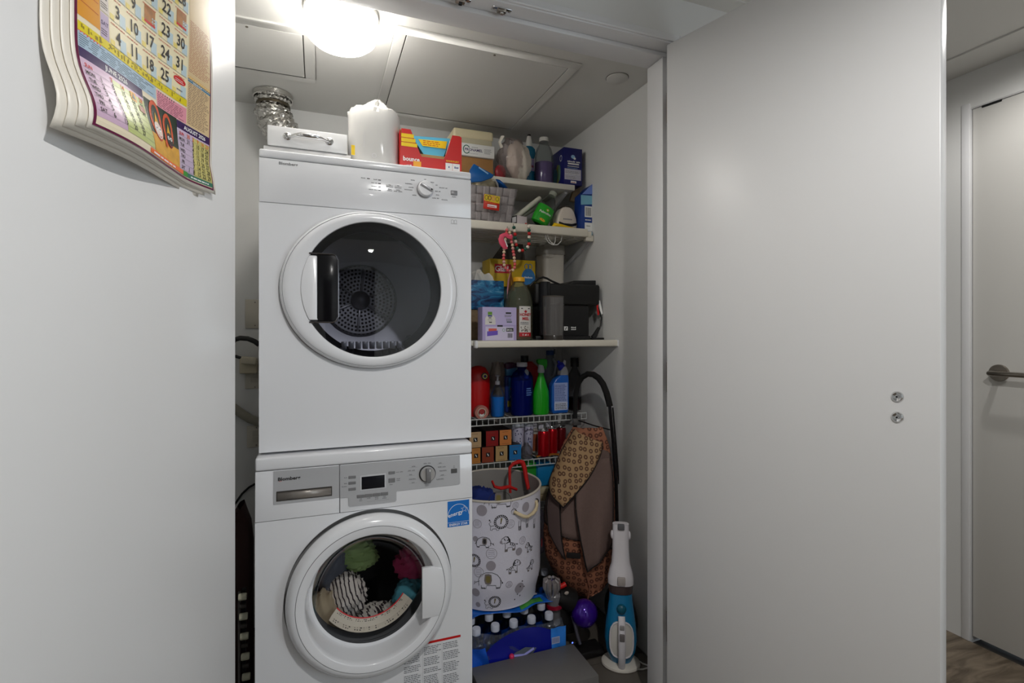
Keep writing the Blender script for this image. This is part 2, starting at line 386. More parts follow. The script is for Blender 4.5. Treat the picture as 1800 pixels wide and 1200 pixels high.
# ---- next door across the hall
d3 = struct(bpy.data.objects.new('door_3', None)); COL.objects.link(d3)
G().box(HXR+.006, D3a+.004, .022, HXR+.05, D3b-.010, D3z-.006).build('leaf', M('hall_door_paint', (212,210,205), .4, noise=(2,.02)), d3, bev=.002)
g = G(); g.box(HXR-.006, D3b-.006, 0, HXR+.09, D3b+.022, D3z+.02); g.build('door_lining', GLOSSW, d3, bev=.004)
g = G(); g.box(HXR+.002, D3a, D3z-.004, HXR+.09, D3b, D3z+.02); g.build('head_lining', GLOSSW, d3, bev=.002)
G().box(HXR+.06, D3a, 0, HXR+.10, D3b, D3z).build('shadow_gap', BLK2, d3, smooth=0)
G().box(HXR+.004, D3b-.10, D3z-.012, HXR+.02, D3b-.04, D3z-.001).build('closer_slot', BLK2, d3)
hz = CH-70*.0021; hy = 1.130
g = G().lathe([(.0001,0),(.031,0),(.031,.004),(.029,.007),(.0001,.008)], (0,0,0), 36); MX = Matrix.Translation((HXR+.006, hy, hz)) @ Matrix.Rotation(-math.pi/2, 4, 'Y')
hnd = g.tf(MX).build('handle', STEEL, d3)
g = G().tube([(HXR+.0, hy, hz), (HXR-.040, hy, hz), (HXR-.052, hy, hz), (HXR-.058, hy-.010, hz), (HXR-.058, hy-.06, hz), (HXR-.058, hy-.135, hz)], [.0095,.0095,.0095,.009,.009,.009], 12)
g.build('lever', STEEL, hnd)
# ---- things on the ceilings
def downlight(x, y, label, power):
    t = thing('downlight', label, 'ceiling light', (x, y, ZH))
    G().lathe([(.05,0),(.05,-.004),(.041,-.005),(.038,-.002),(.038,0)], (0,0,0), 32, cap=False).build('trim_ring', GLOSSW, t)
    G().lathe([(.0001,-.001),(.038,-.001)], (0,0,0), 32, cap=False).build('lens', M('lamp_lens', (255,244,226), .5, emit=6), t)
    l = bpy.data.lights.new('downlight_lamp', 'SPOT'); l.energy = power; l.spot_size = math.radians(174); l.spot_blend = .5; l.shadow_soft_size = .035; l.color = (1,.98,.955)
    o = bpy.data.objects.new('downlight_lamp', l); COL.objects.link(o); o.parent = t; o.location = (0,0,-.008)
downlight(1.90, .83, 'recessed round downlight before the door with the lever handle', 20)
downlight(.40, -.10, 'recessed round downlight in front of the closet', 62)
downlight(.44, -1.9, 'added unseen round downlight behind the viewer', 22)  # out of view, added to give the hall more light
LX, LY = .062, 1.545
t = thing('ceiling_lamp', 'round white glowing ceiling lamp above the dryer', 'ceiling lamp', (LX, LY, ZC))
G().lathe([(.102,0),(.102,-.014),(.098,-.016)], (0,0,0), 48).build('lamp_base', CEIL, t)
G().lathe([(.097,-.012),(.098,-.05),(.094,-.075),(.080,-.088),(.045,-.094),(.0001,-.095)], (0,0,0), 48).build('diffuser', M('opal_diffuser', (255,251,244), .4, emit=17), t)
p = PZ(1085,137,ZC)
t = thing('sprinkler_cover', 'round white cover plate on the closet ceiling beside the right wall', 'ceiling cap', (p.x, p.y, ZC))
G().lathe([(.0001,-.006),(.036,-.006),(.039,-.004),(.039,-.001)], (0,0,0), 40).build('cover', CEIL, t)
G().lathe([(.041,-.001),(.041,0)], (0,0,0), 40).build('rim', M('cap_gap', (90,88,84), .8), t)
# foil duct
FOIL = M('aluminium_foil', (205,203,198), .26, 1, bump=(120,.6))
p0 = PZ(480,165,ZC)
t = thing('duct_hose', 'crumpled silver foil duct hose hanging from the ceiling behind the dryer', 'duct hose', (p0.x, p0.y, ZC))
path = []; rad = []; N = 120
for i in range(N+1):
    s = i/N; z = -.56*s
    dx = .11*smoothstep(.12,.5,s); dy = .045*s
    path.append((dx, dy, z)); rad.append(.064+.0035*math.sin(i*2*math.pi/5.0)+.002*math.sin(i*.9)-.009*math.exp(-((s-.085)/.016)**2))
g = G().tube(path, rad, 56)
for v in g.v:
    v += Vector((random.uniform(-1,1), random.uniform(-1,1), random.uniform(-1,1)))*.0030
g.build('foil_sleeve', FOIL, t, smooth=14)
G().lathe([(.067,0),(.0705,-.002),(.0705,-.018),(.067,-.02)], (0,0,-.002), 40, cap=False).build('ceiling_collar', FOIL, t)
g = G().lathe([(.056,-.044),(.0605,-.043),(.0605,-.052),(.056,-.051)], (.001,0,0), 40, cap=False); g.build('clamp_band', M('dark_clamp', (96,88,72), .4, .8), t)
# ================================================================== WASHER AND DRYER
def hole_front(g, x0, x1, z0, z1, cx, cz, rx, rz, y, n=96, depth=.03):
    """rectangular face looking towards -Y with an elliptical hole and the hole's inner wall"""
    outer, inner, back = [], [], []
    corner = [math.atan2(z-cz, x-cx) for x in (x0, x1) for z in (z0, z1)]
    an = sorted([2*math.pi*k/n-math.pi for k in range(n)]+corner)
    for a in an:
        c, s = math.cos(a), math.sin(a); kx = ((x1-cx)/c if c > 1e-9 else (x0-cx)/c if c < -1e-9 else 1e9); kz = ((z1-cz)/s if s > 1e-9 else (z0-cz)/s if s < -1e-9 else 1e9)
        k = min(kx, kz); outer.append((cx+c*k, y, cz+s*k)); r = 1/math.sqrt((c/rx)**2+(s/rz)**2)
        inner.append((cx+c*r, y, cz+s*r)); back.append((cx+c*r, y+depth, cz+s*r))
    m = len(an); fs = []
    for i in range(m):
        j = (i+1) % m; fs += [(i, j, m+j, m+i), (m+i, m+j, 2*m+j, 2*m+i)]
    g.add(outer+inner+back, [f for f in fs])
def open_box(g, x0, y0, z0, x1, y1, z1):
    g.add([(x0,y0,z0),(x1,y0,z0),(x1,y1,z0),(x0,y1,z0),(x0,y0,z1),(x1,y0,z1),(x1,y1,z1),(x0,y1,z1)], [(3,2,1,0),(4,5,6,7),(1,2,6,5),(2,3,7,6),(3,0,4,7)])
SILV = M('silver_panel', (186,187,190), .38, .25); DSILV = M('button_grey', (128,128,130), .4, .3)
SEAM = M('seam_shadow', (120,120,122), .8)
# ---------------- washer
WX, WY = .141, 1.5076; HW = .2985
wa = thing('washing_machine', 'white front-loading washing machine at the bottom of the stack', 'washing machine', (WX, WY, 0))
g = G(); open_box(g, -HW, .0, .012, HW, .57, .680); hole_front(g, -HW, HW, .012, .680, .002, .4485, .2315, .2315, 0, depth=.02)
g.build('body', APPL, wa, smooth=30)
G().lathe([(.2315,.02),(.20,.024),(.186,.05),(.186,.09)], (.002,0,.4485), 64, 'y', cap=False).build('door_recess', M('recess_shade_grey', (150,150,150), .5), wa)  # grey colour paints the shade inside the recess round the door
G().box(-HW, .012, .680, HW, .57, .813).build('upper_body', APPL, wa)
def fascia(name, x0, x1):
    G().prism([(x0, -.003, .6815), (x0, .014, .6815), (x0, .014, .8135), (x0, .004, .8135)], (x1-x0, 0, 0)).build(name, APPL, wa, bev=.002)
def fy(z): return -.003+.007*(z-.6815)/.132
G().box(-HW, .0, .815, HW, .585, .850).build('worktop', APPL, wa, bev=.006, bseg=3)
fascia('control_fascia', -.0850, HW)
drw = None
G().prism([(-HW, -.003, .6815), (-HW, .014, .6815), (-HW, .014, .8135), (-HW, .004, .8135)], (HW-.0866, 0, 0)).build('detergent_drawer', APPL, wa, bev=.002)
fm = lambda x, z, h: Vector((x, fy(z)-h, z))
def plate(poly, mat, name, par=wa, h=.0025, bev=.001):
    g = G(); n = len(poly); g.add([fm(x, z, h) for x, z in poly]+[fm(x, z, -.001) for x, z in poly], [tuple(range(n))]+[(i, i+n, (i+1)%n+n, (i+1)%n)[::-1] for i in range(n)])
    return g.build(name, mat, par, bev=bev, bseg=1)
def rc(x0, z0, x1, z1): return [(x0,z0),(x1,z0),(x1,z1),(x0,z1)]
# drawer plate with the finger recess (frame of four strips round a sunken grip)
fr = G()
for q in (rc(-.2534,.7245,-.0872,.731), rc(-.2534,.758,-.0872,.8120), rc(-.2534,.731,-.247,.758), rc(-.106,.731,-.0872,.758)):
    n = 4; fr.add([fm(x, z, .0025) for x, z in q]+[fm(x, z, -.001) for x, z in q], [(0,1,2,3)]+[(i,(i+1)%n,(i+1)%n+n,i+n) for i in range(4)])
fp = fr.build('drawer_plate', SILV, wa, smooth=0)
plate(rc(-.247,.731,-.106,.758), M('dark_grip', (70,66,62), .4, .3), 'grip_recess', fp, h=.0004, bev=0)
g = G().grid(lambda u, v: fm(-.2445+.1365*u, .7325+.0215*v, .0008+.0035*math.sin(math.pi*v)**.7), 2, 8); g.build('grip', M('grip_taupe', (150,144,138), .35, .5), fp, solid=.0005)
cp = plate([(-.0842,.812),(-.0842,.7235),(-.0616,.7235),(-.0616,.700),(-.0590,.697),(.0660,.697),(.069,.700),(.069,.7235),(.072,.7265),(.256,.7265),(.259,.7295),(.259,.812)], SILV, 'control_panel', h=.003, bev=.0008)
fm2 = lambda x, z, h: Vector((x, fy(z)-.003-h, z))
def fplate(q, mat, name, par, h=.002, bev=.0008):
    n = len(q); g = G(); g.add([fm2(x, z, h) for x, z in q]+[fm2(x, z, -.002) for x, z in q], [tuple(range(n))]+[(i,(i+1)%n,(i+1)%n+n,i+n)[::-1] for i in range(n)]); return g.build(name, mat, par, bev=bev, bseg=1)
fplate(rc(-.0315,.7365,.0405,.7795), M('lcd_bezel', (196,197,200), .4), 'screen_bezel', wa, h=.0012)
fplate(rc(-.0270,.7405,.0365,.7755), M('lcd_screen', (16,18,26), .1, coat=.4), 'screen', wa, h=.0016, bev=0)
for z in (.7775, .7615, .7445): fplate(rc(-.0625,z-.0038,-.0425,z+.0038), DSILV, 'button', wa)
fplate(rc(.0475,.7755,.0660,.7835), DSILV, 'button', wa); fplate(rc(.0475,.7515,.0660,.7640), DSILV, 'button', wa)
for k in range(4): fplate(rc(-.0400+.0218*k,.7175,-.0190+.0218*k,.7265), DSILV, 'button', wa)
fplate(rc(.2320,.7610,.2505,.7740), M('dark_button', (90,90,90), .4, .3), 'power_button', wa)
kn = G().lathe([(.0245,0),(.0245,-.003),(.0225,-.004)], (.160, fy(.767)-.003, .767), 48, 'y'); kn = kn.build('knob', INK, wa)
G().lathe([(.0220,-.003),(.0215,-.010),(.0205,-.012),(.0001,-.012)], (.160, fy(.767)-.003, .767), 48, 'y').build('knob_cap', M('satin_silver', (205,205,206), .25, .6), kn)
G().box(.1535, fy(.767)-.025, .7465, .1675, fy(.767)-.013, .7875).build('knob_grip', DSILV, kn, bev=.002); G().box(.1625, fy(.767)-.0256, .7775, .1645, fy(.767)-.0245, .784).build('knob_marker', WHT, kn)
D = Decal(wa, fm2, 'lettering', .0003)
D.text('Blomberg', -.2155, .786, .0125, INK, .03, 1.15).rect(-.2405,.7845,-.2335,.7852, RED)
D.micro('xx', .2412, .7810, .0042, GREY).micro('xxx', .2412, .7765, .0042, GREY)
for s, x, z, lx in (('Heavy Duty',.160,.7955,0),('Mixed',.120,.7900,1),('Baby Care',.113,.7790,1),('Dark',.111,.7670,1),('Delicates',.116,.7540,1),('Wool',.118,.7440,1),('Mini',.199,.7930,-1),('Daily Quick',.204,.7815,-1),('Sportswear',.207,.7700,-1),('Rinse',.205,.7570,-1),('Spin+Drain',.198,.7460,-1),('Hand Wash',.160,.7385,0)):
    D.micro(s, x, z, .0048, GREY)
    if lx: D.rect(x-(.010 if lx < 0 else .012), z-.0012, x+(.012 if lx < 0 else .012), z-.0008, GREY)
for s, x, z in (('Spin',-.0700,.7762),('Temp',-.0700,.7600),('Options',-.0735,.7520),('Time Delay',.0790,.7782),('Start\nPause',.0755,.7590),('Pre',-.0295,.7130),('Quick',-.0077,.7130),('Extra',.0141,.7130),('Anti',.0359,.7130),('Wash',-.0295,.7085),('Rinse',.0141,.7085),('Crease',.0359,.7085)): D.micro(s, x, z, .0044, GREY)
D.rect(-.012,.7045,.048,.7049, GREY).micro('xxxxx', .0545, .7445, .0042, GREY).flush()
# door: turned ring, inner cone, glass bowl, latch plate
dc = (.002, 0, .4485)
dw = G().lathe([(.216,.012),(.2240,-.006),(.2265,-.022),(.2240,-.036),(.213,-.047),(.1985,-.0515),(.1975,-.0512),(.181,-.053),(.1775,-.0505),(.1755,-.035),(.171,-.005),(.168,.020),(.160,.022)], dc, 96, 'y', cap=False).build('door', APPL, wa, smooth=50)
G().lathe([(.1995,-.0506),(.2000,-.0521),(.2012,-.0506)], dc, 96, 'y', cap=False).build('door_seam', SEAM, dw)
G().lathe([(.167,.020),(.160,.036),(.135,.071),(.09,.10),(.0001,.11)], dc, 72, 'y', cap=False).build('glass_bowl', clear('washer_glass', (232,234,236), .18, .02), dw, smooth=60)
pl = [(.1245,-.076),(.1245,.070),(.158,.070)]
lp = G(); pts = [(.140,.068)]
pts = [(.1335,-.0800),(.1335,.0640),(.1660,.0640)]+[(.1985*math.cos(a), .1985*math.sin(a)) for a in [math.radians(16-k*(16+23)/10) for k in range(11)]]+[(.1660,-.0800)]
lp.prism([(dc[0]+x, -.0540, dc[2]+z) for x, z in pts], (0, .012, 0)); lp.build('latch_plate', APPL, dw, bev=.0015)
# rubber gasket and drum
G().lathe([(.186,.05),(.176,.062),(.182,.075),(.168,.09),(.172,.11),(.186,.125)], dc, 64, 'y', cap=False).build('door_gasket', M('grey_rubber', (92,92,94), .55), wa, smooth=60)
DRUM = M('drum_steel', (120,120,124), .3, 1)
G().lathe([(.186,.125),(.235,.13),(.238,.16),(.238,.50),(.215,.53),(.0001,.53)], dc, 64, 'y', cap=False).build('drum', DRUM, wa, smooth=40)
G().lathe([(.0001,.512),(.03,.512),(.045,.528)], dc, 32, 'y').build('drum_hub', DRUM, wa)
for k in range(3):
    a = math.radians(90+120*k); G().prism([(dc[0]+.237*math.cos(a+s)*f, .17, dc[2]+.237*math.sin(a+s)*f) for s, f in ((-.10,1),(-.05,.83),(.05,.83),(.10,1))], (0,.32,0)).build('drum_paddle', DRUM, wa, bev=.004)
# warning label along the bottom of the glass, red rule and grey print
def bowl(x, a, h):      # x radial, a angle in degrees
    r = x; yb = .036+(.160-r)/.025*.035 if r > .135 else .071+(.135-r)/.045*.029
    return Vector((dc[0]+r*math.cos(math.radians(a)), yb-h-.002, dc[2]+r*math.sin(math.radians(a))))
D = Decal(dw, bowl, 'warning_label'); lab = M('label_silver', (188,180,166), .55)
D.grect(.118,218,.146,328, lab, 4, 40); D.grect(.116,218,.119,328, M('label_red', (190,26,34), .5), 2, 40)
for blk in ((222,246),(251,280),(286,322)):
    for r in range(7):
        a = blk[0]
        while a < blk[1]-2: D.stroke([(.1215+.0034*r, a), (.1215+.0034*r, a+random.uniform(1,3))], .0016, INK); a += random.uniform(2.2,4.2)
D.flush()
# stickers on the front
D = Decal(wa, front(0), 'energy_sticker'); EB = M('energy_blue', (24,112,196), .35)
D.rect(.2215,.5985,.2890,.6760, EB).rect(.2220,.6115,.2885,.6122, WHT).text('ENERGY STAR', .2552,.6015,.0098, WHT,.015,.92)
D.ring(.2552,.6285,.0330,.0370,.0012, WHT, 24, .1, 3.05).text('energy', .2465,.6320,.0170, WHT, .01, 1.0, .22)
D.stroke([(.2735+r*math.cos(a), .6485+r*math.sin(a)) for k in range(10) for r, a in ((.0105 if k % 2 == 0 else .0045, math.pi/2+k*math.pi/5),)], .0011, WHT, True).flush()
D = Decal(wa, front(0), 'safety_notice'); LG = M('notice_grey', (110,112,118), .6)
D.poly([(.135,.262),(.262,.262),(.262,.269),(.139,.269)], RED)
for cx, zt in ((.092,.248),(.150,.257),(.208,.257)):
    z = zt
    while z > .05:
        n = random.choice((3,4,5,6))
        D.lines(cx, z-.0052*n, cx+.052, z, n, LG, .42); z -= .0052*n+.006
    if cx > .1: D.rect(cx-.0035,.05,cx-.0031,.257, LG)
D.flush()
for sx in (-1,1):
    for yy in (.06,.52): G().lathe([(.022,0),(.022,.006),(.012,.008),(.012,.014)], (sx*.255, yy, 0), 16).build('foot', BLK, wa)

# ---------------- dryer
DX, DY, DZ = .1472, 1.541, .8572
dy = thing('tumble_dryer', 'white tumble dryer with dark round door stacked on the washing machine', 'tumble dryer', (DX, DY, DZ-.0072))
o7 = .0072
g = G(); open_box(g, -HW, 0, o7, HW, .55, .681+o7); hole_front(g, -HW, HW, o7, .681+o7, .003, .4505+o7, .240, .2165, 0, depth=.03)
g.build('body', APPL, dy, smooth=30)
G().box(-HW, .0, .6825+o7, HW, .55, .803+o7).build('control_fascia', APPL, dy, bev=.002)
G().box(-HW, -.001, .8045+o7, HW, .56, .8270+o7).build('top_panel', APPL, dy, bev=.005, bseg=3)
G().box(-HW+.004, .004, .6800+o7, HW-.004, .5, .6840+o7).build('seam', SEAM, dy); G().box(-HW+.003, .003, .802+o7, HW-.003, .5, .806+o7).build('seam', SEAM, dy)
for sx in (-1,1):
    for yy in (.05,.45): G().prism([(sx*.262-.026, yy, 0), (sx*.262+.026, yy, 0), (sx*.262+.028, yy, o7+.002), (sx*.262-.028, yy, o7+.002)], (0,.05,0)).build('foot', M('foot_grey', (185,186,190), .4), dy)
cz = .4505+o7; dcd = (.003, 0, cz)
def ell_lathe(prof, n=112):
    """ring whose plan goes from an ellipse outside to a circle inside: prof = (rx, rz, y)"""
    g = G(); m = len(prof); vs = []
    for i in range(n):
        a = 2*math.pi*i/n
        for rx, rz, y in prof: vs.append((dcd[0]+rx*math.cos(a), y, cz+rz*math.sin(a)))
    return g.add(vs, [(i*m+k, i*m+k+1, ((i+1)%n)*m+k+1, ((i+1)%n)*m+k) for i in range(n) for k in range(m-1)])
dd = ell_lathe([(.243,.2195,.012),(.2500,.2265,-.001),(.2505,.2270,-.012),(.2475,.2240,-.019),(.2435,.2205,-.0225),(.2425,.2195,-.0215),(.2410,.2182,-.0230),(.225,.207,-.0285),(.1960,.1950,-.0250),(.1945,.1935,-.020)]).build('door', APPL, dy, smooth=45)
ell_lathe([(.2520,.2285,-.0002),(.2505,.2270,-.0035),(.2490,.2255,-.0002)]).build('door_gap', INK, dd)
ell_lathe([(.2433,.2203,-.0214),(.2428,.2198,-.0228),(.2420,.2190,-.0214)]).build('door_line', SEAM, dd)
TG = clear('smoked_glass', (205,207,214), .5, .015, gain=.62)
ell_lathe([(.1945,.1945,-.0205),(.150,.150,-.0235),(.08,.08,-.0255),(.001,.001,-.0260)]).build('door_glass', TG, dd, smooth=60)
# inner bowl of the door and drum
ell_lathe([(.1945,.1945,-.018),(.190,.190,.02),(.178,.178,.05)]).build('door_liner', M('dark_liner', (40,40,44), .22, .3), dd, smooth=40)
DDR = M('dryer_drum', (170,170,176), .38, .7)
ell_lathe([(.178,.178,.052),(.25,.25,.06),(.27,.27,.09),(.27,.27,.47),(.20,.20,.50),(.135,.135,.505),(.132,.132,.497),(.001,.001,.497)]).build('drum', DDR, dy, smooth=40)
ell_lathe([(.137,.137,.497),(.132,.132,.490),(.127,.127,.497)]).build('drum_rim', M('bright_rim', (190,190,192), .2, 1), dy)
g = G()
for ir, r in enumerate((.046,.060,.074,.088,.102,.116)):
    n = int(2*math.pi*r/.0135)
    for k in range(n):
        a = 2*math.pi*(k+.5*(ir % 2))/n; g.lathe([(.0001,.4955),(.0040,.4955),(.0046,.497)], (dcd[0]+r*math.cos(a), 0, cz+r*math.sin(a)), 8, 'y')
g.build('perforations', BLK2, dy, kind='stuff')
for k in range(6):
    a = math.radians(25+60*k); c, s = math.cos(a), math.sin(a)
    G().prism([(dcd[0]+.03*c-.004*s, .497, cz+.03*s+.004*c), (dcd[0]+.03*c+.004*s, .497, cz+.03*s-.004*c), (dcd[0]+.118*c+.004*s, .497, cz+.118*s-.004*c), (dcd[0]+.118*c-.004*s, .497, cz+.118*s+.004*c)], (0,-.006,0)).build('spoke', DDR, dy, bev=.002)
G().lathe([(.036,.497),(.034,.480),(.018,.470),(.0001,.468)], dcd, 28, 'y').build('drum_hub', DDR, dy)
for k in range(2):
    a = math.radians(140+180*k); G().prism([(dcd[0]+.269*math.cos(a+s)*f, .12, cz+.269*math.sin(a+s)*f) for s, f in ((-.12,1),(-.04,.80),(.04,.80),(.12,1))], (0,.32,0)).build('drum_paddle', DDR, dy, bev=.006)
# lint screen slot at the bottom of the door opening
for k in range(9): G().box(-.085+.020*k, .028, cz-.172, -.070+.020*k, .05, cz-.150).build('lint_grille_bar', M('grille_grey', (120,120,124), .3, .6), dy, bev=.002)
# pull handle: white lip and dark scoop on the left of the glass
hx0, hx1, hz0, hz1 = -.190, -.098, .364+o7, .542+o7
hp = []
for k in range(13):
    a = math.radians(153+k*(207-153)/12); hp.append((dcd[0]+.1955*math.cos(a), cz+.1955*math.sin(a)))
zt, zb = hp[0][1], hp[-1][1]
xi = -.151
hd = G().prism([(x, -.0300, z) for x, z in hp]+[(xi+.003, -.0300, zb), (xi, -.0300, zb+.004), (xi, -.0300, zt-.004), (xi+.003-.004, -.0300, zt)], (0,.016,0)).build('handle', APPL, dd, bev=.002)
g = G(); g.box(xi, -.0275, zb-.004, hx1, -.0235, zt+.004); g.build('handle_scoop', M('scoop_black', (14,14,17), .12), hd, bev=.010, bseg=4)
G().tube([(xi-.02, -.0285, zt+.006), (hx1-.012, -.0285, zt+.006), (hx1-.003, -.0285, zt+.002), (hx1+.002, -.0285, zt-.010), (hx1+.002, -.0285, zb+.010), (hx1-.003, -.0285, zb-.002), (hx1-.012, -.0285, zb-.006), (xi-.02, -.0285, zb-.006)], .0024, 8).build('scoop_rim', M('dark_chrome', (120,120,126), .12, 1), hd)
# panel
G().lathe([(.0255,-.0005),(.0255,-.004),(.0235,-.005)], (.154, 0, .759+o7), 48, 'y').build('knob_ring', M('ring_grey', (176,176,180), .3, .4), dy)
kb = G().lathe([(.0232,-.004),(.0225,-.016),(.0205,-.0185),(.0001,-.0185)], (.154, 0, .759+o7), 48, 'y').build('knob', M('knob_white', (224,224,226), .25), dy)
MXk = Matrix.Translation((.154, 0, .759+o7)) @ Matrix.Rotation(math.radians(27), 4, 'Y')
G().box(-.0205,-.027,-.0005,.0205,-.0175,.0065).tf(MXk).build('knob_grip', M('knob_grip_silver', (196,196,199), .3, .4), kb, bev=.002); G().box(.013,-.0276,.001,.0185,-.0268,.0050).tf(MXk).build('knob_marker', INK, kb)
G().box(.2335,-.0035,.7505+o7,.2540,.002,.7645+o7).build('power_button', DSILV, dy, bev=.0015)
for bx in (.0490,.0735): G().box(bx-.0100,-.003,.7555+o7,bx+.0100,.002,.7635+o7).build('button', M('button_white', (214,214,216), .3), dy, bev=.0012)
D = Decal(dy, front(0), 'lettering')
D.text('Blomberg', -.2255, .7885+o7, .0108, GREY, .03, 1.15)
for x, z in ((-.0115,.7745),(.0200,.7735),(.0200,.7635),(.0200,.7535),(.0200,.7435)): D.rect(x-.004,z-.0012+o7,x+.004,z+.0012+o7, INK)
for s, x, z in (('Drying',-.026,.7735),('Start',.008,.7725),('Iron Dry',.005,.7625),('Cupboard',.005,.7525),('Filter Clean',.002,.7425),('Audio',.049,.7480),('Warning',.049,.7440),('Start',.0735,.7480),('Pause Cancel',.0735,.7440),('Off',.154,.7885),('Cotton',.117,.7820),('Synthetics',.105,.7700),('Express',.112,.7600),('Ventilation',.104,.7520),('Babies',.122,.7375),('Timer',.176,.7815),('Dry',.189,.7745),('Cupboard Dry',.210,.7680),('Iron Dry',.193,.7560),('Extra',.192,.7450),('Cotton Dry',.186,.7345),('Synthetic',.214,.7320),('On/Off',.2437,.7440)): D.micro(s, x, z+o7, .0046, GREY)
D.flush()
D = Decal(dy, front(0), 'book_symbol')
for sx in (-1,1): D.stroke([(.2437+sx*.0005,.6630+o7),(.2437+sx*.0085,.6640+o7),(.2437+sx*.0085,.6730+o7),(.2437+sx*.0060,.6745+o7),(.2437+sx*.0005,.6725+o7)], .0008, GREY, True)
D.stroke([(.2330,.6620+o7),(.2544,.6620+o7)], .0007, GREY).flush()
D = Decal(dy, front(-.003), 'button_mark'); D.rect(.0455,.7605+o7,.0525,.7620+o7, INK).rect(.0700,.7605+o7,.0770,.7620+o7, INK).flush()

# ---------------- laundry inside the washer
def cloth(name, label, cat, c, sc, mat, seed, amp=.35, fr=2.2):
    rnd = random.Random(seed); ph = [rnd.uniform(0,6.28) for _ in range(9)]; ds = [Vector((rnd.gauss(0,1), rnd.gauss(0,1), rnd.gauss(0,1)))*fr for _ in range(9)]
    g = G().ball((0,0,0), 1, 40, 26)
    for v in g.v:
        n = v.normalized(); s = sum(math.sin(d.dot(n)+p)/(1+i*.35) for i, (d, p) in enumerate(zip(ds, ph)))/3.0
        s2 = abs(math.sin(ds[0].dot(n)*2.6+ph[3]+2*math.sin(ds[1].dot(n)*1.7)))
        v *= 1+amp*s*.6-.19*s2; v.x *= sc[0]; v.y *= sc[1]; v.z *= sc[2]
    o = g.build(name, mat, None, smooth=60); o.location = c; return tag(o, label, cat)
def stripes(name, a, b, scale, rot=(0,0,0), width=.78):
    if name in MATS: return MATS[name]
    m = M(name, a, .85); nt = m.node_tree; bs = nt.nodes['Principled BSDF']; tc = nt.nodes.new('ShaderNodeTexCoord'); mp = nt.nodes.new('ShaderNodeMapping'); mp.inputs['Rotation'].default_value = rot
    wv = nt.nodes.new('ShaderNodeTexWave'); wv.inputs['Scale'].default_value = scale; wv.inputs['Distortion'].default_value = 1.2
    cr = nt.nodes.new('ShaderNodeValToRGB'); cr.color_ramp.interpolation = 'CONSTANT'; cr.color_ramp.elements[0].color = rgb(a); cr.color_ramp.elements[1].color = rgb(b); cr.color_ramp.elements[1].position = width
    nt.links.new(tc.outputs['Object'], mp.inputs[0]); nt.links.new(mp.outputs[0], wv.inputs[0]); nt.links.new(wv.outputs['Fac'], cr.inputs[0]); nt.links.new(cr.outputs[0], bs.inputs['Base Color']); return m
def wl(px, py, Y): return PY(px, py, Y)
cloth('striped_shirt', 'crumpled white shirt with dark stripes inside the washer drum', 'shirt', wl(607,1046,1.665), (.070,.05,.080), stripes('striped_cloth', (222,210,200), (60,48,52), 26, (0,.3,.2)), 3)
cloth('striped_shirt', 'striped cloth lying behind the warning label in the washer drum', 'shirt', wl(648,1088,1.70), (.085,.05,.050), stripes('striped_cloth2', (225,216,205), (60,48,52), 22, (0,.9,.4)), 5)
cloth('beige_towel', 'beige towel at the lower left of the washer drum', 'towel', wl(572,1082,1.64), (.055,.045,.085), M('beige_cloth', (178,160,132), .9, noise=(40,.15)), 8)
cloth('grey_cloth', 'dark grey cloth at the upper left of the washer drum', 'cloth', wl(583,1005,1.69), (.055,.05,.085), M('grey_cloth', (96,98,108), .9), 11)
cloth('green_cloth', 'pale green cloth at the top of the washer drum', 'cloth', wl(628,972,1.71), (.065,.05,.050), M('green_cloth', (160,185,120), .9), 14)
cloth('pink_cloth', 'magenta cloth at the upper right of the washer drum', 'cloth', wl(724,992,1.70), (.062,.05,.075), M('pink_cloth', (196,60,108), .85), 17)
cloth('teal_cloth', 'teal cloth below the magenta cloth in the washer drum', 'cloth', wl(720,1040,1.67), (.052,.045,.058), M('teal_cloth', (84,160,176), .85), 21)
cloth('white_towel', 'off-white towel at the lower right of the washer drum', 'towel', wl(706,1078,1.69), (.070,.05,.050), M('offwhite_cloth', (205,200,192), .9), 25)
# ================================================================== SHELVES
Z1, Z2, Z3, Z4, Z5, Z6 = 1.840, 1.606, 1.154, .831, .647, .462
t = thing('shelf', 'topmost white board shelf just under the closet ceiling', 'shelf', (0,0,Z1))
G().box(.452, 2.03, -.024, 1.066, YB-.002, 0).build('board', M('shelf_white', (222,219,208), .45), t, bev=.002)
for xx in (.47, 1.03): G().prism([(xx, YB-.003, -.024), (xx, 2.06, -.024), (xx, 2.06, -.034), (xx, YB-.018, -.105), (xx, YB-.003, -.105)], (.014,0,0)).build('bracket', GLOSSW, t, bev=.001)
WIRE = M('white_wire', (214,210,198), .4); 
t = thing('wire_shelf', 'white slatted wire shelf with a thick front rail below the board', 'shelf', (0,0,Z2))
G().box(.452, 1.965, -.006, 1.098, 1.990, .030).build('front_rail', M('rail_white', (226,220,205), .4), t, bev=.006, bseg=3)
for k in range(8):
    y = 2.000+.036*k; G().box(.452,y,-.006,1.10,y+.013,0).build('slat', WIRE, t, bev=.002)
for xx in (.50,.76,1.04): G().tube([(xx,1.985,-.0085),(xx,YB-.003,-.0085)], .0032, 6).build('cross_wire', WIRE, t)
G().box(1.098, 1.968, -.006, 1.117, YB-.002, .020).build('side_rail', M('rail_white'), t, bev=.003)
G().box(1.090, 1.972, -.022, 1.128, 1.998, .004).build('end_bracket', M('rail_white'), t, bev=.004)
G().prism([(1.118,1.99,-.022),(1.118,YB-.003,-.13),(1.118,YB-.003,-.115),(1.118,2.01,-.010)], (.010,0,0)).build('brace', GLOSSW, t)
t = thing('shelf', 'deep white shelf carrying the black coffee machine', 'shelf', (0,0,Z3))
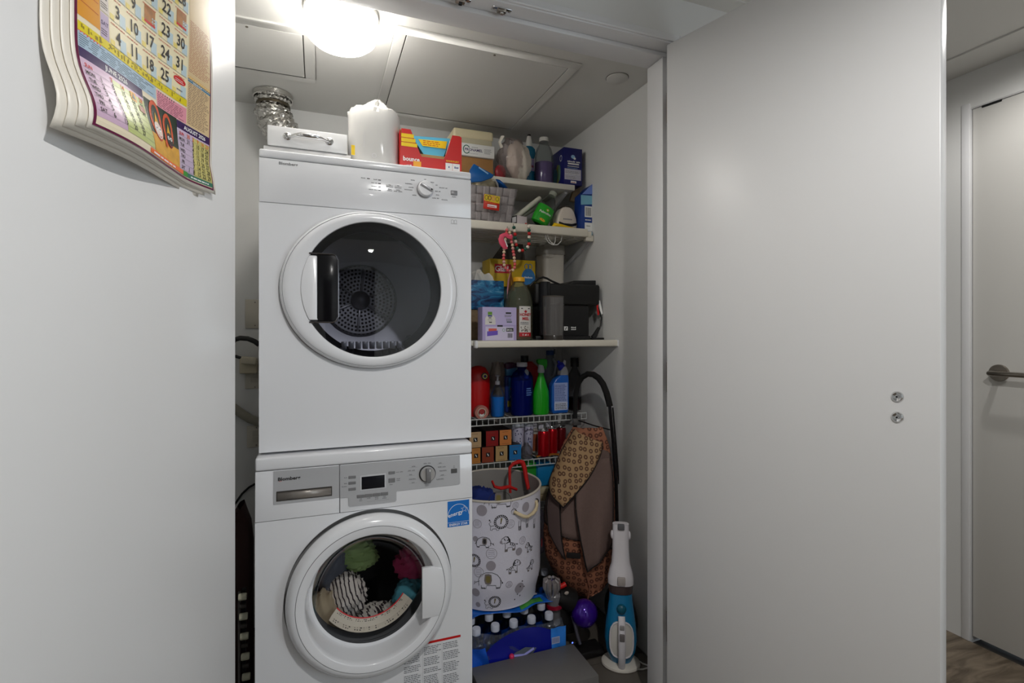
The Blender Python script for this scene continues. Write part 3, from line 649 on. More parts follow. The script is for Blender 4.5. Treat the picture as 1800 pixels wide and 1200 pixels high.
G().box(.452, 1.80, -.018, 1.122, YB-.002, 0).build('board', M('shelf_white'), t, bev=.002)
a = PY(834,603,1.78).x; b = PY(1089,603,1.78).x
G().box(a, 1.778, -.025, b, 1.803, 0.001).build('front_rail', M('rail_white'), t, bev=.006, bseg=3)
for xx in (a+.001, b-.012): G().box(xx, 1.776, -.027, xx+.013, 1.803, .002).build('end_cap', GLOSSW, t, bev=.005, bseg=3)
t = thing('shelf_upright', 'slim white wall rail holding the shelves near the back corner', 'wall rail', (1.085, YB-.012, .40))
G().box(-.011, 0, 0, .011, .011, 1.12).build('rail', GLOSSW, t, bev=.002)
for k in range(22): G().box(-.003,-.0008,.03+.05*k,.003,.002,.055+.05*k).build('slot', GREY, t)
WIRE2 = M('rack_wire', (206,208,206), .4)
def wire_rack(z, label, y0=2.008):
    t = thing('wire_rack_shelf', label, 'wire shelf', (0,0,z)); x0, x1 = .452, 1.112
    for dz, nm in ((-.002,'lip_wire'),(-.028,'lip_wire')): G().tube([(x0,y0,dz),(x1,y0,dz)], .0026, 6).build(nm, WIRE2, t)
    G().tube([(x0,YB-.006,-.002),(x1,YB-.006,-.002)], .0026, 6).build('back_wire', WIRE2, t)
    G().tube([(x0,2.14,-.006),(x1,2.14,-.006)], .0026, 6).build('stay_wire', WIRE2, t)
    n = 26; me = None
    for k in range(n+1):
        xx = x0+(x1-x0)*k/n
        if me is None:
            o = G().tube([(0,YB-.008,-.002),(0,y0+.002,-.002),(0,y0,-.004),(0,y0,-.028)], .0017, 5).build('deck_wire', WIRE2, t); me = o.data
        else:
            o = bpy.data.objects.new('deck_wire', me); COL.objects.link(o); o.parent = t
        o.location.x = xx
    return t
wire_rack(Z4, 'white wire shelf holding the row of cleaning bottles')
wire_rack(Z5, 'white wire shelf holding the capsule boxes and red cans')
wire_rack(Z6, 'lowest white wire shelf, behind the laundry hamper')

# ================================================================== helpers for goods
def spot(px, wpx, ytop, Y, z0):
    k = KP(px, Y); return PY(px, HY, Y).x, wpx*k/2, CH+(HY-ytop)*k-z0
def goods(name, label, cat, px, wpx, ytop, Y, z0, rz=0, group=None):
    X, r, h = spot(px, wpx, ytop, Y, z0); return thing(name, label, cat, (X, Y, z0+.001), rz, group), r, h
def box_thing(name, label, cat, x0, y0, z0, x1, y1, z1, mat, bev=.002, part='carton'):
    t = thing(name, label, cat, ((x0+x1)/2, y0, z0+.0008)); w2 = (x1-x0)/2
    G().box(-w2, 0, 0, w2, y1-y0, z1-z0).build(part, mat, t, bev=bev); return t, w2, z1-z0
def lathe_part(t, name, prof, mat, R, H, sx=1, sy=1, seg=28, sm=40, c=(0,0,0), cap=True):
    return G().lathe([(r*R, h*H) for r, h in prof], c, seg, sx=sx, sy=sy, cap=cap).build(name, mat, t, smooth=sm)
def cyl_map(R, c=(0,0,0), a0=-90): # x: arc length, y: height, on an upright cylinder
    return lambda x, y, h: Vector((c[0]+(R+h)*math.cos(math.radians(a0)+x/R), c[1]+(R+h)*math.sin(math.radians(a0)+x/R), c[2]+y))

# ================================================================== ON TOP OF THE DRYER
ZD = DZ+.827
# white metal case with chrome handle
xa, xb = PY(467,HY,1.58).x, PY(613,HY,1.58).x
t = thing('metal_case', 'flat white metal case with a chrome bow handle on the dryer', 'case', (0, 1.578, ZD+.001))
CASE = M('case_white', (228,228,228), .25)
G().box(xa+.004, 0, .024, xb-.004, .26, .080).build('case_body', CASE, t, bev=.003)
G().prism([(xa-.006,-.004,.0),(xa-.006,.262,0),(xa-.006,.262,.022),(xa-.006,.004,.022)], (xb-xa+.012,0,0)).build('case_lid', M('case_grey', (196,196,196), .3), t, bev=.002)
h1, h2 = PY(505,HY,1.578).x, PY(579,HY,1.578).x; zc = .053
hd = G().tube([(h1,0,zc),(h1+.010,-.006,zc),(h1+.022,-.018,zc),(h1+.036,-.024,zc),(h2-.036,-.024,zc),(h2-.022,-.018,zc),(h2-.010,-.006,zc),(h2,0,zc)], [.004,.004,.005,.0075,.0075,.005,.004,.004], 12).build('handle', CHR, t)
for xx in (h1,h2): G().lathe([(.011,0),(.011,-.002),(.008,-.004),(.0065,-.003),(.004,-.005),(.0001,-.005)], (xx,0,zc), 24, 'y').build('handle_boss', CHR, t)
# plastic wrapped paper roll
t, r, h = goods('paper_roll_pack', 'white paper roll pack in a twisted clear wrapper on the dryer', 'paper roll', 657, 82, 205, 1.64, ZD)
def rollp(u, v):
    a = 2*math.pi*u; sq = (abs(math.cos(a))**3+abs(math.sin(a))**3)**(-1/3); z = v*h; rr = r*(1-.06*smoothstep(.82,1,v)-.03*smoothstep(.08,0,v))
    return (rr*sq*math.cos(a), rr*sq*.9*math.sin(a), z)
G().grid(rollp, 48, 12, True).add([(r*.9*math.cos(2*math.pi*k/24), r*.85*math.sin(2*math.pi*k/24), h) for k in range(24)], [tuple(range(24))]).build('roll', M('paper_white', (236,234,230), .7, bump=(60,.3)), t, smooth=50)
FILM = clear('wrap_film', (252,252,252), .25, .12, body=.45, bodycol=(242,241,238))
def wrapf(u, v):
    a = 2*math.pi*u; w2 = [1.03,1.05,1.06,1.06,1.05,1.02,.90,.62,.46,.32,.06][min(10,int(v*10+.001))]; zz = [0,.2,.5,.75,.92,1.0,1.04,1.07,1.13,1.21,1.29][min(10,int(v*10+.001))]
    sq = (abs(math.cos(a))**3+abs(math.sin(a))**3)**(-1/3); cr = 1+.17*smoothstep(.5,.8,v)*math.sin(7*a+v*9)+.08*smoothstep(.5,.8,v)*math.sin(13*a)+.02*math.sin(5*a+9*v)
    return (r*sq*w2*cr*math.cos(a)+.012*smoothstep(.55,1,v), r*.92*sq*w2*cr*math.sin(a)*(1-.55*smoothstep(.7,1,v)), zz*h)
g = G().grid(wrapf, 56, 11, True)
for i_, v in enumerate(g.v):
    if i_ % 11 > 4: v += Vector((random.uniform(-1,1), random.uniform(-1,1), random.uniform(-.6,1)))*.004
g.build('wrapper', FILM, t, smooth=22)
D = Decal(t, lambda x, y, hh: Vector((x, -r*.98-hh-.004, y)), 'wrapper_print'); D.rect(-r*.98,.018,-r*.84,.047, YEL).flush()
D = Decal(t, lambda x, y, hh: Vector((r*1.03+hh+.003, x, y)), 'wrapper_print')
D.rect(-r*.75,.035,-r*.3,h*.75, M('orange_print', (235,170,50), .5)).rect(-r*.75,.002,-r*.3,.040, M('brown_print', (150,92,60), .6)).flush()
D = Decal(t, lambda x, y, hh: Vector((x, -r*.98-hh-.004, y)), 'wrapper_print')
for k in range(9): D.rect(-r*.5,.045+.005*k,-r*.475,.048+.005*k, M('pale_grey', (190,190,192), .6))
D.ring(-.006,.024,.006,.006,.0012, M('pale_grey')).flush()
# open red carton of dryer sheets
bx0, bx1 = PY(703,HY,1.575).x, PY(811,HY,1.575).x; bw = bx1-bx0
t = thing('dryer_sheet_box', 'open red and yellow carton of dryer sheets on the dryer', 'carton', (bx0, 1.572, ZD+.001))
RC = M('red_carton', (206,20,14), .4); H_ = .119
pf = [(0,0),(bw,0),(bw,H_*.97),(bw-.006,H_),(bw-.030,H_),(bw-.052,.052),(bw-.058,.040),(.066,.040),(.060,.050),(.032,H_),(.004,H_)]
G().prism([(x,0,z) for x, z in pf], (0,.0015,0)).build('front_panel', RC, t, smooth=0)
G().box(0,.0015,0,.0015,.085,H_*.98).build('side_panel', RC, t, smooth=0); G().box(bw-.0015,.0015,0,bw,.085,H_*.97).build('side_panel', RC, t, smooth=0)
G().box(.0015,.084,0,bw-.0015,.0855,.085).build('back_panel', CARD, t, smooth=0); G().box(.0015,.0015,0,bw-.0015,.084,.0015).build('base_panel', CARD, t, smooth=0)
G().box(.012,.010,.0015,bw-.012,.075,.052).build('dryer_sheets', M('sheet_tan', (196,162,110), .8), t)
fl = G().prism([(.040,.030,.112),(bw-.030,.030,.119),(bw-.052,.024,.058),(.078,.024,.054)], (0,.002,0)).build('lid_flap', M('carton_blue', (96,188,222), .4), t, smooth=0)
G().prism([(.034,.034,.118),(.041,.034,.117),(.082,.028,.050),(.058,.028,.050)], (0,.002,0)).build('flap_edge', BLK, t, smooth=0); G().prism([(bw-.036,.034,.112),(bw-.029,.034,.120),(bw-.050,.028,.050),(bw-.066,.028,.050)], (0,.002,0)).build('flap_edge', BLK, t, smooth=0)
D = Decal(fl, lambda x, z, hh: Vector((x, .0235+.006*(z-.055)/.06-hh-.0006, z)), 'print')
D.poly([(.060,.103),(bw-.040,.108),(bw-.046,.083),(.073,.083)], YEL)
for k in range(3): D.lines(.075,.087+.006*k,bw-.052,.091+.006*k,1, M('red_ink', (200,60,20), .5), .6)
D.flush()
D = Decal(t, front(0), 'print')
for k in range(3): D.rect(.0035,.066+.0135*k,.052-.0052*k,.0775+.0135*k, YEL)
D.text('bounce', .034, .0225, .0190, WHT, .03, .9).rect(.040,.008,.064,.024, M('amber_print', (246,170,20), .4)).micro('xxxx', .024, .003, .012, WHT)
D.rect(bw-.052,.008,bw-.006,.030, WHT).rect(bw-.0295,.008,bw-.0285,.030, RED).micro('x', bw-.041,.015,.010, NAVY).micro('xxx', bw-.017,.015,.010, NAVY).lines(bw-.050,.034,bw-.006,.040,2, YEL).lines(bw-.048,.0025,bw-.008,.006,1, YEL).flush()

# ================================================================== TOP SHELF
xa, xb = .50, PY(867,HY,2.06).x
t, w2, hh = box_thing('cardboard_box', 'plain brown cardboard box at the bottom of the stack by the dryer', 'box', xa, 2.06, Z1, xb, 2.24, 1.916, CARD)
t, w2, hh = box_thing('toothpaste_box', 'long white toothpaste carton lying on the brown box', 'box', xa, 2.05, 1.917, xb+.002, 2.20, 1.969, WHT)
D = Decal(t, front(0), 'print'); xr = w2
D.ring(xr-.122,.026,.0135,.0165,.0035, M('dark_green_print', (20,100,80), .5), 28, .5, 5.8).text('PRONAMEL', xr-.091,.021,.0150, M('purple_ink', (70,60,110), .5), .02).lines(xr-.100,.036,xr-.068,.040,1, GREY).lines(xr-.112,.010,xr-.060,.014,1, M('pale_grey')).lines(xr-.045,.016,xr-.012,.038,5, GREY, .35).flush()
t = thing('storage_tub', 'cream plastic lidded tub on top of the toothpaste carton', 'tub', ((xa+.02+xb)/2, 2.055, 1.9705)); w2 = (xb-xa-.02)/2
G().box(-w2+.004,.004,0,w2-.004,.16,.030).build('tub_body', M('tub_clear', (200,192,164), .35), t, bev=.006, bseg=3); G().box(-w2,0,.022,w2,.165,.062).build('tub_lid', CREAM, t, bev=.010, bseg=4)
t, r, h = goods('wrapped_bowl', 'lumpy plastic-wrapped white parcel drooping over the top shelf edge', 'parcel', 897, 50, 252, 2.085, Z1)
g = G().ball((0,-.02,.085), 1, 36, 24)
for v in g.v:
    d = v-Vector((0,-.02,.085)); w_ = 1+.05*math.sin(9*d.x+4*d.z)+.03*math.sin(17*d.z+5*d.x)
    v.x = d.x*.056*w_+.010-.02*d.z; v.y = -.02+d.y*.055*w_; v.z = .083+d.z*.082*w_
    if v.y > -.062 and v.z < .002: v.z = .002
g.tf(Matrix.Rotation(.25, 4, 'Y')); g.tf(Matrix.Translation((0,0,.004))); g.build('parcel', M('wrapped_white', (214,206,194), .35, noise=(30,.12), bump=(45,1.0)), t, smooth=60)
g = G().ball((0,0,0), 1, 30, 20)
for v in g.v:
    w_ = 1.0+.06*math.sin(14*v.x+9*v.z)+.05*math.sin(22*v.z-8*v.y); v.x = v.x*.064*w_+.002; v.y = v.y*.062*w_-.018; v.z = v.z*.090*w_+.090
g.build('film', clear('cling_film', (250,246,246), .30, .1, body=.10, bodycol=(225,205,205)), t, smooth=60)
g = G().tube([(-.050,-.03,.130),(-.062,-.035,.150),(-.048,-.035,.178)], [(.010,.004),(.008,.003),(.012,.003)], 8); g.build('film_tail', M('tail_white', (222,216,204), .5), t)
G().ball((-.050,-.01,.03), .026, 14, 10, (1,.6,1.3)).build('red_packet', M('dark_red_pack', (150,40,50), .4, noise=(60,.5)), t)
t, r, h = goods('spray_bottle', 'teal trigger cleaner bottle with a white neck on the top shelf', 'bottle', 930, 24, 240, 2.12, Z1)
TEAL = M('teal_liquid_bottle', (20,120,160), .25, coat=.3)
lathe_part(t, 'bottle', [(.0001,0),(.85,0),(.9,.03),(.86,.30),(.74,.44),(.76,.55),(1.0,.66),(.92,.74),(.5,.80),(.42,.83)], TEAL, r, h, 1, .7)
lathe_part(t, 'neck', [(.62,.74),(.56,.82),(.42,.92),(.36,.97),(.30,1.0)], PLW, r, h, 1, .7); lathe_part(t, 'nozzle', [(.26,1.0),(.26,1.03),(.0001,1.03)], BLK, r, h)
D = Decal(t, cyl_map(r*.9, (0,0,0)), 'label'); D.grect(-.006,.06,.016,.115, M('label_mauve', (150,140,180), .5), 5, 2); D.grect(-.004,.075,.012,.085, M('label_maroon', (130,30,60), .5), 5, 2); D.flush()
t, r, h = goods('liquid_bottle', 'clear bottle half full of violet liquid with a white cap', 'bottle', 956, 33, 243, 2.09, Z1)
body = [(.0001,0),(.92,0),(1,.04),(.98,.30),(1,.45),(.99,.62),(.80,.76),(.50,.86),(.46,.93)]
lathe_part(t, 'bottle', body, CLEARP, r, h, cap=False); lathe_part(t, 'liquid', [(.0001,.01),(.90,.01),(.96,.05),(.94,.30),(.96,.46),(.0001,.46)], M('violet_liquid', (120,100,150), .1), r, h); lathe_part(t, 'cap', [(.50,.915),(.50,.985),(.46,1.0),(.0001,1.0)], PLW, r, h)
# navy carton
p = PY(1000,HY,2.05); q = PY(1027,HY,2.05).x-PY(991,HY,2.05).x
k = KP(1000,2.05)
t = thing('navy_carton', 'navy blue carton with a white panel on the top shelf end', 'carton', (PY(991,HY,2.035).x, 2.035, Z1+.001), .0)
wd, ht = 36*k, CH+(HY-262)*k-Z1; NB = M('navy_carton', (26,30,104), .4)
G().box(0,0,0,wd,.13,ht).build('carton', NB, t, bev=.001)
D = Decal(t, front(0), 'print'); D.rect(.004,.022,wd-.006,.070, M('panel_lilac', (196,194,208), .5)).lines(.008,.046,wd-.012,.064,3, GREY, .3).rect(.006,.047,wd-.010,.0485, WHT).lines(.008,.028,wd-.030,.042,2, GREY, .3).rect(.034,.008,.062,.018, WHT).lines(.037,.010,.058,.016,1, RED)
D.micro('xxxxxxxx xxxx', wd/2+.003,.1000,.0105, WHT).rect(.020,.0900,wd-.016,.0965, WHT).rect(.018,.0800,wd-.016,.0845, M('pale_grey')).ell(wd/2,.125,.010,.0085, M('pale_blue_print', (150,190,225), .5)).ell(wd/2+.008,.118,.006,.005, WHT).lines(.018,.070+.0035,wd-.018,.0770,1, M('pale_blue_print')).flush()
D = Decal(t, lambda x, y, hh: Vector((-hh, x, y)), 'print'); D.ell(.06,.060,.020,.042, M('gold_print', (150,150,70), .5)).ell(.085,.052,.022,.038, M('sea_print', (60,120,150), .5)).ell(.045,.062,.014,.036, M('leaf_print', (100,140,110), .5)).ring(.028,.122,.010,.012,.003, WHT).flush()

# ================================================================== SECOND SHELF
FELT = M('grey_felt', (158,152,152), .95, noise=(220,.16), bump=(260,.35))
x0, x1 = PY(826,HY,1.995).x, PY(908,HY,1.995).x
bz, by = .176, 2.008
t = thing('felt_basket', 'grey basket woven of felt strips on the slatted shelf', 'basket', (x0, by, Z2+.001)); W_ = x1-x0; n, m = 7, 5
def bas(x, z, off): # front face leaning outwards towards the top
    f = z/bz; xx = x*(.86+.14*f) ; return Vector((xx, -.012*f-off, z))
for i in range(n):
    a, b = W_*i/n+.0006, W_*(i+1)/n-.0006
    g = G().grid(lambda u, v: bas(a+(b-a)*u, bz*v, .0022*math.cos(math.pi*(v*m-.5+i))), 4, 31); g.build('upright_strip', FELT, t, solid=.003)
for j in range(m):
    a, b = bz*j/m+.0006, bz*(j+1)/m-.0006
    g = G().grid(lambda u, v: bas(W_*u, a+(b-a)*v, -.0022*math.cos(math.pi*(u*n-.5+j))), 43, 4); g.build('cross_strip', FELT, t, solid=.003)
for j in range(m):
    a, b = bz*j/m+.0006, bz*(j+1)/m-.0006
    G().grid(lambda u, v: Vector((W_*(.86+.14*(a+(b-a)*v)/bz)+.0025*math.cos(math.pi*(u*6+j)), .19*u-.012*(a+(b-a)*v)/bz, a+(b-a)*v)), 37, 4).build('side_strip', FELT, t, solid=.003)
for i in range(6): G().box(W_*.86-.004,.19*i/6,0,W_*.86-.001,.19*(i+1)/6-.001,bz*.98).tf(Matrix.Shear('XY',4,(0,0))).build('side_upright', FELT, t)
G().box(.0,.188,0,W_*.95,.192,bz).build('back_strip', FELT, t); G().box(0,.002,0,W_*.86,.19,.003).build('base', FELT, t)
t2 = thing('candy_tag', 'small red and yellow printed packet hung on the felt basket', 'packet', PY(864.5,355,1.972), rot=(0,math.radians(4),0))
G().box(-.034,0,-.031,.034,.004,.029).build('packet', M('packet_red', (206,40,20), .35), t2, bev=.003)
D = Decal(t2, front(0), 'print'); D.poly([(-.033,.002),(.033,-.002),(.033,.028),(-.033,.028)], M('packet_yellow', (226,196,50), .4))
for x, c in ((-.024,'olive'),(-.010,'x'),(.006,'p'),(.022,'g')): D.ring(x,.015,.006,.0085,.0030, M({'olive':'packet_olive','x':'packet_brown','p':'packet_pink','g':'packet_olive'}[c], {'olive':(150,130,20),'x':(120,60,30),'p':(220,130,110),'g':(150,130,20)}[c], .5))
D.rect(-.018,-.022,.022,-.011, WHT).lines(-.016,-.020,.020,-.013,1, RED).lines(-.028,-.006,.028,.000,2, M('packet_orange', (232,120,40), .5)).flush()
p = PY(852,323,2.06); o = cloth('napkin_bundle', 'cream napkin bundle poking out of the felt basket', 'napkins', p, (.058,.045,.042), M('napkin_cream', (220,208,176), .85), 33, .22)
t2 = thing('blue_tube', 'shiny blue squeeze packet with a white cap in the felt basket', 'packet', PY(873,322,2.045))
BL = M('foil_blue', (20,90,170), .2, .3, bump=(60,.4))
G().tube([(-.030,0,.028),(-.015,0,.012),(.004,-.004,.002),(.026,-.004,-.012),(.050,-.002,-.024)], [(.008,.006),(.012,.008),(.022,.012),(.020,.010),(.006,.004)], 16).build('packet', BL, t2, smooth=60)
G().tube([(-.012,-.010,.010),(-.002,-.012,-.008),(.004,-.010,-.020)], [(.010,.004),(.012,.005),(.004,.002)], 10).build('cap_flap', PLW, t2); G().tube([(-.048,0,.040),(-.034,0,.032)], [(.010,.007),(.012,.008)], 12).build('neck', M('lilac_plastic', (150,140,165), .4), t2)
t2 = thing('blue_pouch', 'flat bright blue pouch leaning between the dryer and the top shelf', 'pouch', PY(847,304,1.98))
pts = [PY(px, py, 1.98)-PY(847,304,1.98) for px, py in ((826,298),(833,287),(869,307),(866,312),(846,319),(829,320),(826,312))]
G().prism(pts, (0,.012,0)).build('pouch', M('pouch_blue', (12,92,165), .3, bump=(40,.5)), t2, bev=.004); D = Decal(t2, front(0), 'print')
a = PY(842,293,1.98)-PY(847,304,1.98); D.poly([(a.x,a.z),(a.x+.040,a.z-.022),(a.x+.038,a.z-.027),(a.x-.002,a.z-.005)], M('pale_blue_print')).flush()
# small black and white box
t2 = thing('cosmetic_box', 'small white carton with black edges at the front of the slatted shelf', 'carton', (PY(917,HY,1.985).x, 1.985, Z2+.001), .35)
G().box(-.026,0,0,.030,.035,.064).build('carton', M('carton_mauve', (214,204,206), .5), t2, bev=.001)
D = Decal(t2, lambda x, y, h: Vector((-.026-h, .035-x, y)), 'print'); D.rect(0,.03,.035,.064, INK).rect(.005,.036,.030,.059, M('pale_grey')).flush(); D = Decal(t2, front(0), 'print'); D.rect(.018,.031,.029,.038, RED).flush()
# rolled tubes
for nm, lb, (pa, pb), rr, Y, mt in (('paper_tube','long white tube leaning over the dish soap bottle',((903,384),(949,348)),.0105,2.03,M('tube_white',(222,220,205),.4)),('paper_tube','grey tube lying under the white tube on the slatted shelf',((908,386),(955,357)),.0095,2.055,M('tube_grey',(150,150,140),.5))):
    a, b = PY(*pa, Y), PY(*pb, Y+.03); t2 = thing(nm, lb, 'tube', a); d = b-a
    G().tube([(0,0,0), d*.02, d*.98, d], [rr*.85,rr,rr,rr*.85], 18).build('tube', mt, t2); G().tube([d*1.0, d*1.012], [rr*.8,rr*.6], 14).build('end_cap', PLW, t2)
# upside-down clear dish soap bottle with green label
t2 = thing('dish_soap_bottle', 'tilted clear dish soap bottle with a bright green label', 'bottle', PY(946,397,2.035)+Vector((0,0,.006)), rot=(0,math.radians(27),0))
lathe_part(t2, 'bottle', [(.0001,0),(.55,0),(.95,.05),(1,.2),(.97,.55),(.9,.66),(.6,.80),(.34,.86),(.34,.90)], CLEARP, .040, .165, 1, .62, cap=False)
lathe_part(t2, 'label', [(.56,.005),(.97,.05),(1.02,.2),(1.01,.42),(.985,.52)], M('soap_green', (40,165,40), .3), .040, .165, 1, .64, cap=False)
lathe_part(t2, 'soap', [(.0001,.02),(.9,.06),(.94,.2),(.92,.5),(.0001,.5)], M('soap_liquid', (30,120,30), .2), .040, .165, 1, .6)
lathe_part(t2, 'cap', [(.40,.88),(.42,.98),(.34,1.0),(.0001,1.0)], clear('cap_frost', (225,230,220), .3, .3, body=.5, bodycol=(215,220,205)), .040, .165)
D = Decal(t2, lambda x, y, h: Vector((x, -.0255-h+6*x*x, y)), 'lettering'); D.text('Palmolive', .0, .048, .0145, WHT, .02, 1, .1).ring(.004,.068,.006,.005,.0014, YEL).ell(.004,.068,.003,.003, WHT).ell(0,.018,.014,.006, M('orange_print')).flush()
# white dome device
t2 = thing('white_device', 'white dome-shaped device with dark band beside the blue carton', 'device', (PY(998,HY,2.02).x, 2.02, Z2+.034), .05)
prof = [(-.046,.004),(-.050,.020),(-.046,.048),(-.036,.076),(-.026,.092),(-.010,.098),(.010,.098),(.026,.092),(.036,.076),(.046,.048),(.050,.020),(.046,.004)]
G().prism([(x,0,z) for x, z in prof], (0,.055,0)).build('shell', M('device_white', (224,214,202), .35), t2, bev=.008, bseg=4)
G().prism([(x,-.003,z) for x, z in [(-.044,.030),(-.020,.024),(.020,.024),(.044,.030),(.044,.019),(.020,.012),(-.020,.012),(-.044,.019)]], (0,.006,0)).build('dark_band', BLK, t2, bev=.002); G().box(-.020,.004,.094,.020,.050,.1025).build('top_grille', M('grille_dark', (64,58,52), .5), t2, bev=.004)
G().box(-.046,.002,-.033,.046,.05,.005).build('base', M('device_base', (176,168,160), .4), t2, bev=.004)
D = Decal(t2, front(0), 'lettering'); 
for k in range(7): D.rect(-.022+.0064*k,.040,-.0175+.0064*k,.0455, GREY)
D.flush()
t2 = thing('yellow_packet', 'flat yellow plastic packet under the white device', 'packet', (PY(994,398,2.0).x, 2.006, Z2+.026)); 
G().tube([(-.062,0,.006),(-.05,0,.016),(-.02,0,.014),(.02,0,.009),(.05,0,.006),(.068,0,.003)], [(.004,.003),(.014,.011),(.014,.010),(.012,.007),(.011,.006),(.005,.002)], 14).build('packet', M('packet_bright_yellow', (244,200,10), .35, bump=(30,.5)), t2, smooth=60)
# blue carton with torn top against the right wall
t2 = thing('blue_carton', 'tall blue carton with a torn open top at the shelf end', 'carton', (PY(1021,HY,1.99).x, 1.99, Z2+.001), .0)
k = KP(1035,1.99); wd, ht = 27*k, 74*k
BC = M('carton_royal', (24,60,140), .4)
G().prism([(0,0,0),(wd,0,0),(wd*1.0,0,ht),(wd*.86,0,ht*1.26),(wd*.1,0,ht)], (0,.07,0)).build('carton', BC, t2, bev=.001)
G().prism([(wd*.08,-.002,ht*.99),(wd*.95,-.002,ht*1.02),(wd*.86,-.002,ht*1.27)], (0,.0015,0)).build('torn_flap', M('flap_periwinkle', (120,150,225), .5), t2)
D = Decal(t2, front(0), 'print'); D.poly([(0,ht*.74),(wd,ht*.78),(wd,ht*.98),(0,ht*.97)], M('carton_sky', (130,190,215), .45)).rect(wd*.28,ht*.46,wd*.82,ht*.72, WHT)
for kk in range(9): D.rect(wd*.35+wd*.048*kk,ht*.49,wd*.35+wd*.048*kk+wd*.022*(1+kk%2)*.7,ht*.69, INK)
D.lines(wd*.32,ht*.38,wd*.8,ht*.43,1, WHT).rect(wd*.28,ht*.13,wd*.88,ht*.33, WHT).lines(wd*.4,ht*.24,wd*.7,ht*.28,1, GREY).poly([(0,0),(wd,0),(wd,ht*.2),(wd*.86,ht*.11),(wd*.2,ht*.06)], M('carton_cyan', (70,170,205), .4)).flush()
t2 = thing('brown_paper', 'torn brown paper bag behind the white device', 'paper', PY(1022,350,2.10)); 
pts = [PY(px, py, 2.10)-PY(1022,350,2.10) for px, py in ((1003,352),(1008,335),(1026,322),(1037,327),(1030,340),(1017,356))]
g = G().prism(pts, (0,.02,0)); g.build('paper', M('kraft_paper', (170,148,118), .8, bump=(40,.5)), t2, bev=.003)
G().box(-.02,.0,-.14,.015,.016,-.01).build('paper_base', M('kraft_paper'), t2)
t2 = thing('green_packet', 'dull green packet at the back of the slatted shelf', 'packet', (PY(988,HY,2.16).x, 2.16, Z2+.001))
G().box(-.05,0,0,.04,.03,.12).build('packet', M('dull_green', (90,120,80), .5, noise=(40,.3)), t2, bev=.004); D = Decal(t2, front(0), 'print'); D.poly([(-.05,.075),(.02,.05),(.035,.075),(-.04,.11)], M('grey_green', (160,168,150), .6)).flush()

# ---------------- things hanging from the slatted shelf
def bead_string(name, label, pts, cols, Y, r):
    t = thing(name, label, 'bead string', PY(pts[0][0], pts[0][1], Y)); o0 = Vector(t.location); P = [PY(x, y, Y)-o0 for x, y in pts]
    G().tube(P, .0012, 5).build('cord', M('cord_brown', (120,90,70), .8), t)
    L = [0]
    for i in range(len(P)-1): L.append(L[-1]+(P[i+1]-P[i]).length)
    s = r*2.2; k = 0
    while s < L[-1]-r:
        i = max(j for j in range(len(L)) if L[j] <= s); f = (s-L[i])/max(1e-6, L[i+1]-L[i]) if i < len(L)-1 else 0
        c = P[i].lerp(P[min(i+1, len(P)-1)], f); cc = cols[k % len(cols)]
        G().ball(c+Vector((0,-.001*(k % 3),0)), r, 14, 8).build('bead', cc, t, smooth=60); s += r*1.98; k += 1
    return t
BW, BR, BG = M('bead_white',(232,222,206),.5), M('bead_red',(196,34,34),.5), M('bead_green',(34,92,76),.5)
bead_string('christmas_beads', 'red, white and green bead string looped over the slatted shelf rail', [(902,393),(904,402),(905,412),(906,424),(908,434),(911,440),(916,441),(921,439),(926,436),(929,432),(930,424),(930,414),(930,404),(929,396),(926,391)], [BG,BW,BR], 1.955, .0072)
FP = [M('bead_pink',(232,120,120),.5), M('bead_coral',(228,92,92),.5), M('bead_blush',(226,170,160),.5), M('bead_cream',(230,205,170),.5)]
bead_string('pink_beads', 'long pink and cream bead string with a tassel', [(892,398),(888,420),(886,440),(885,452),(886,466),(890,474),(895,477),(900,476),(904,472),(905,462),(903,448),(901,434),(899,424),(894,400)], FP, 1.945, .0066)
t = thing('flamingo_charm', 'flat pink flamingo charm hanging on the bead string', 'charm', PY(886,424,1.936)); o0 = Vector(t.location)
out = [(878,428),(876,420),(879,412),(886,409),(893,410),(897,414),(900,411),(902,416),(899,420),(893,419),(888,415),(885,419),(889,427),(893,436),(891,438),(884,436)]
G().prism([PY(x,y,1.936)-o0 for x, y in out], (0,.005,0)).build('flamingo', M('flamingo_pink', (236,84,112), .4), t, bev=.0015)
D = Decal(t, lambda x, z, h: Vector((x,-h,z)), 'print'); D.poly([((PY(x,y,1.936)-o0).x,(PY(x,y,1.936)-o0).z) for x, y in ((886,420),(888,421),(893,433),(891,434))], WHT).flush()
t = thing('bead_tassel', 'brown raffia tassel with a pink woven tag below the bead string', 'tassel', PY(898,478,1.940)); 
for k in range(26):
    a = random.uniform(-1,1); b = random.uniform(-1,1)
    G().tube([(a*.002,b*.002,0),(a*.006,b*.005,-.02),(a*.016+.001,b*.007,-.075+random.uniform(-.008,.012))], .0011, 4).build('strand', M('raffia',(140,92,44),.8), t)
G().tube([(-.006,-.008,-.004),(-.014,-.009,-.035),(-.018,-.009,-.075),(-.019,-.008,-.108)], [(.003,.001),(.0075,.0015),(.0075,.0015),(.005,.001)], 8).build('woven_tag', M('tag_pink',(232,150,160),.8,noise=(400,.5)), t)
G().ball((0,0,.002), .006, 12, 8).build('knot', M('raffia'), t)
t = thing('white_cable', 'thin white cable looping below the slatted shelf', 'cable', PY(960,411,1.992)); o0 = Vector(t.location)
pl = lambda L: [PY(x,y,1.992)-o0 for x, y in L]
G().tube(pl([(958,411),(960,420),(965,427),(972,430),(980,430),(986,424),(988,415),(987,411)]), .0021, 6).build('cable_loop', PLW, t); G().tube(pl([(962,411),(965,421),(970,427),(974,429),(976,424),(976,411)]), .0021, 6).build('cable_loop', PLW, t)
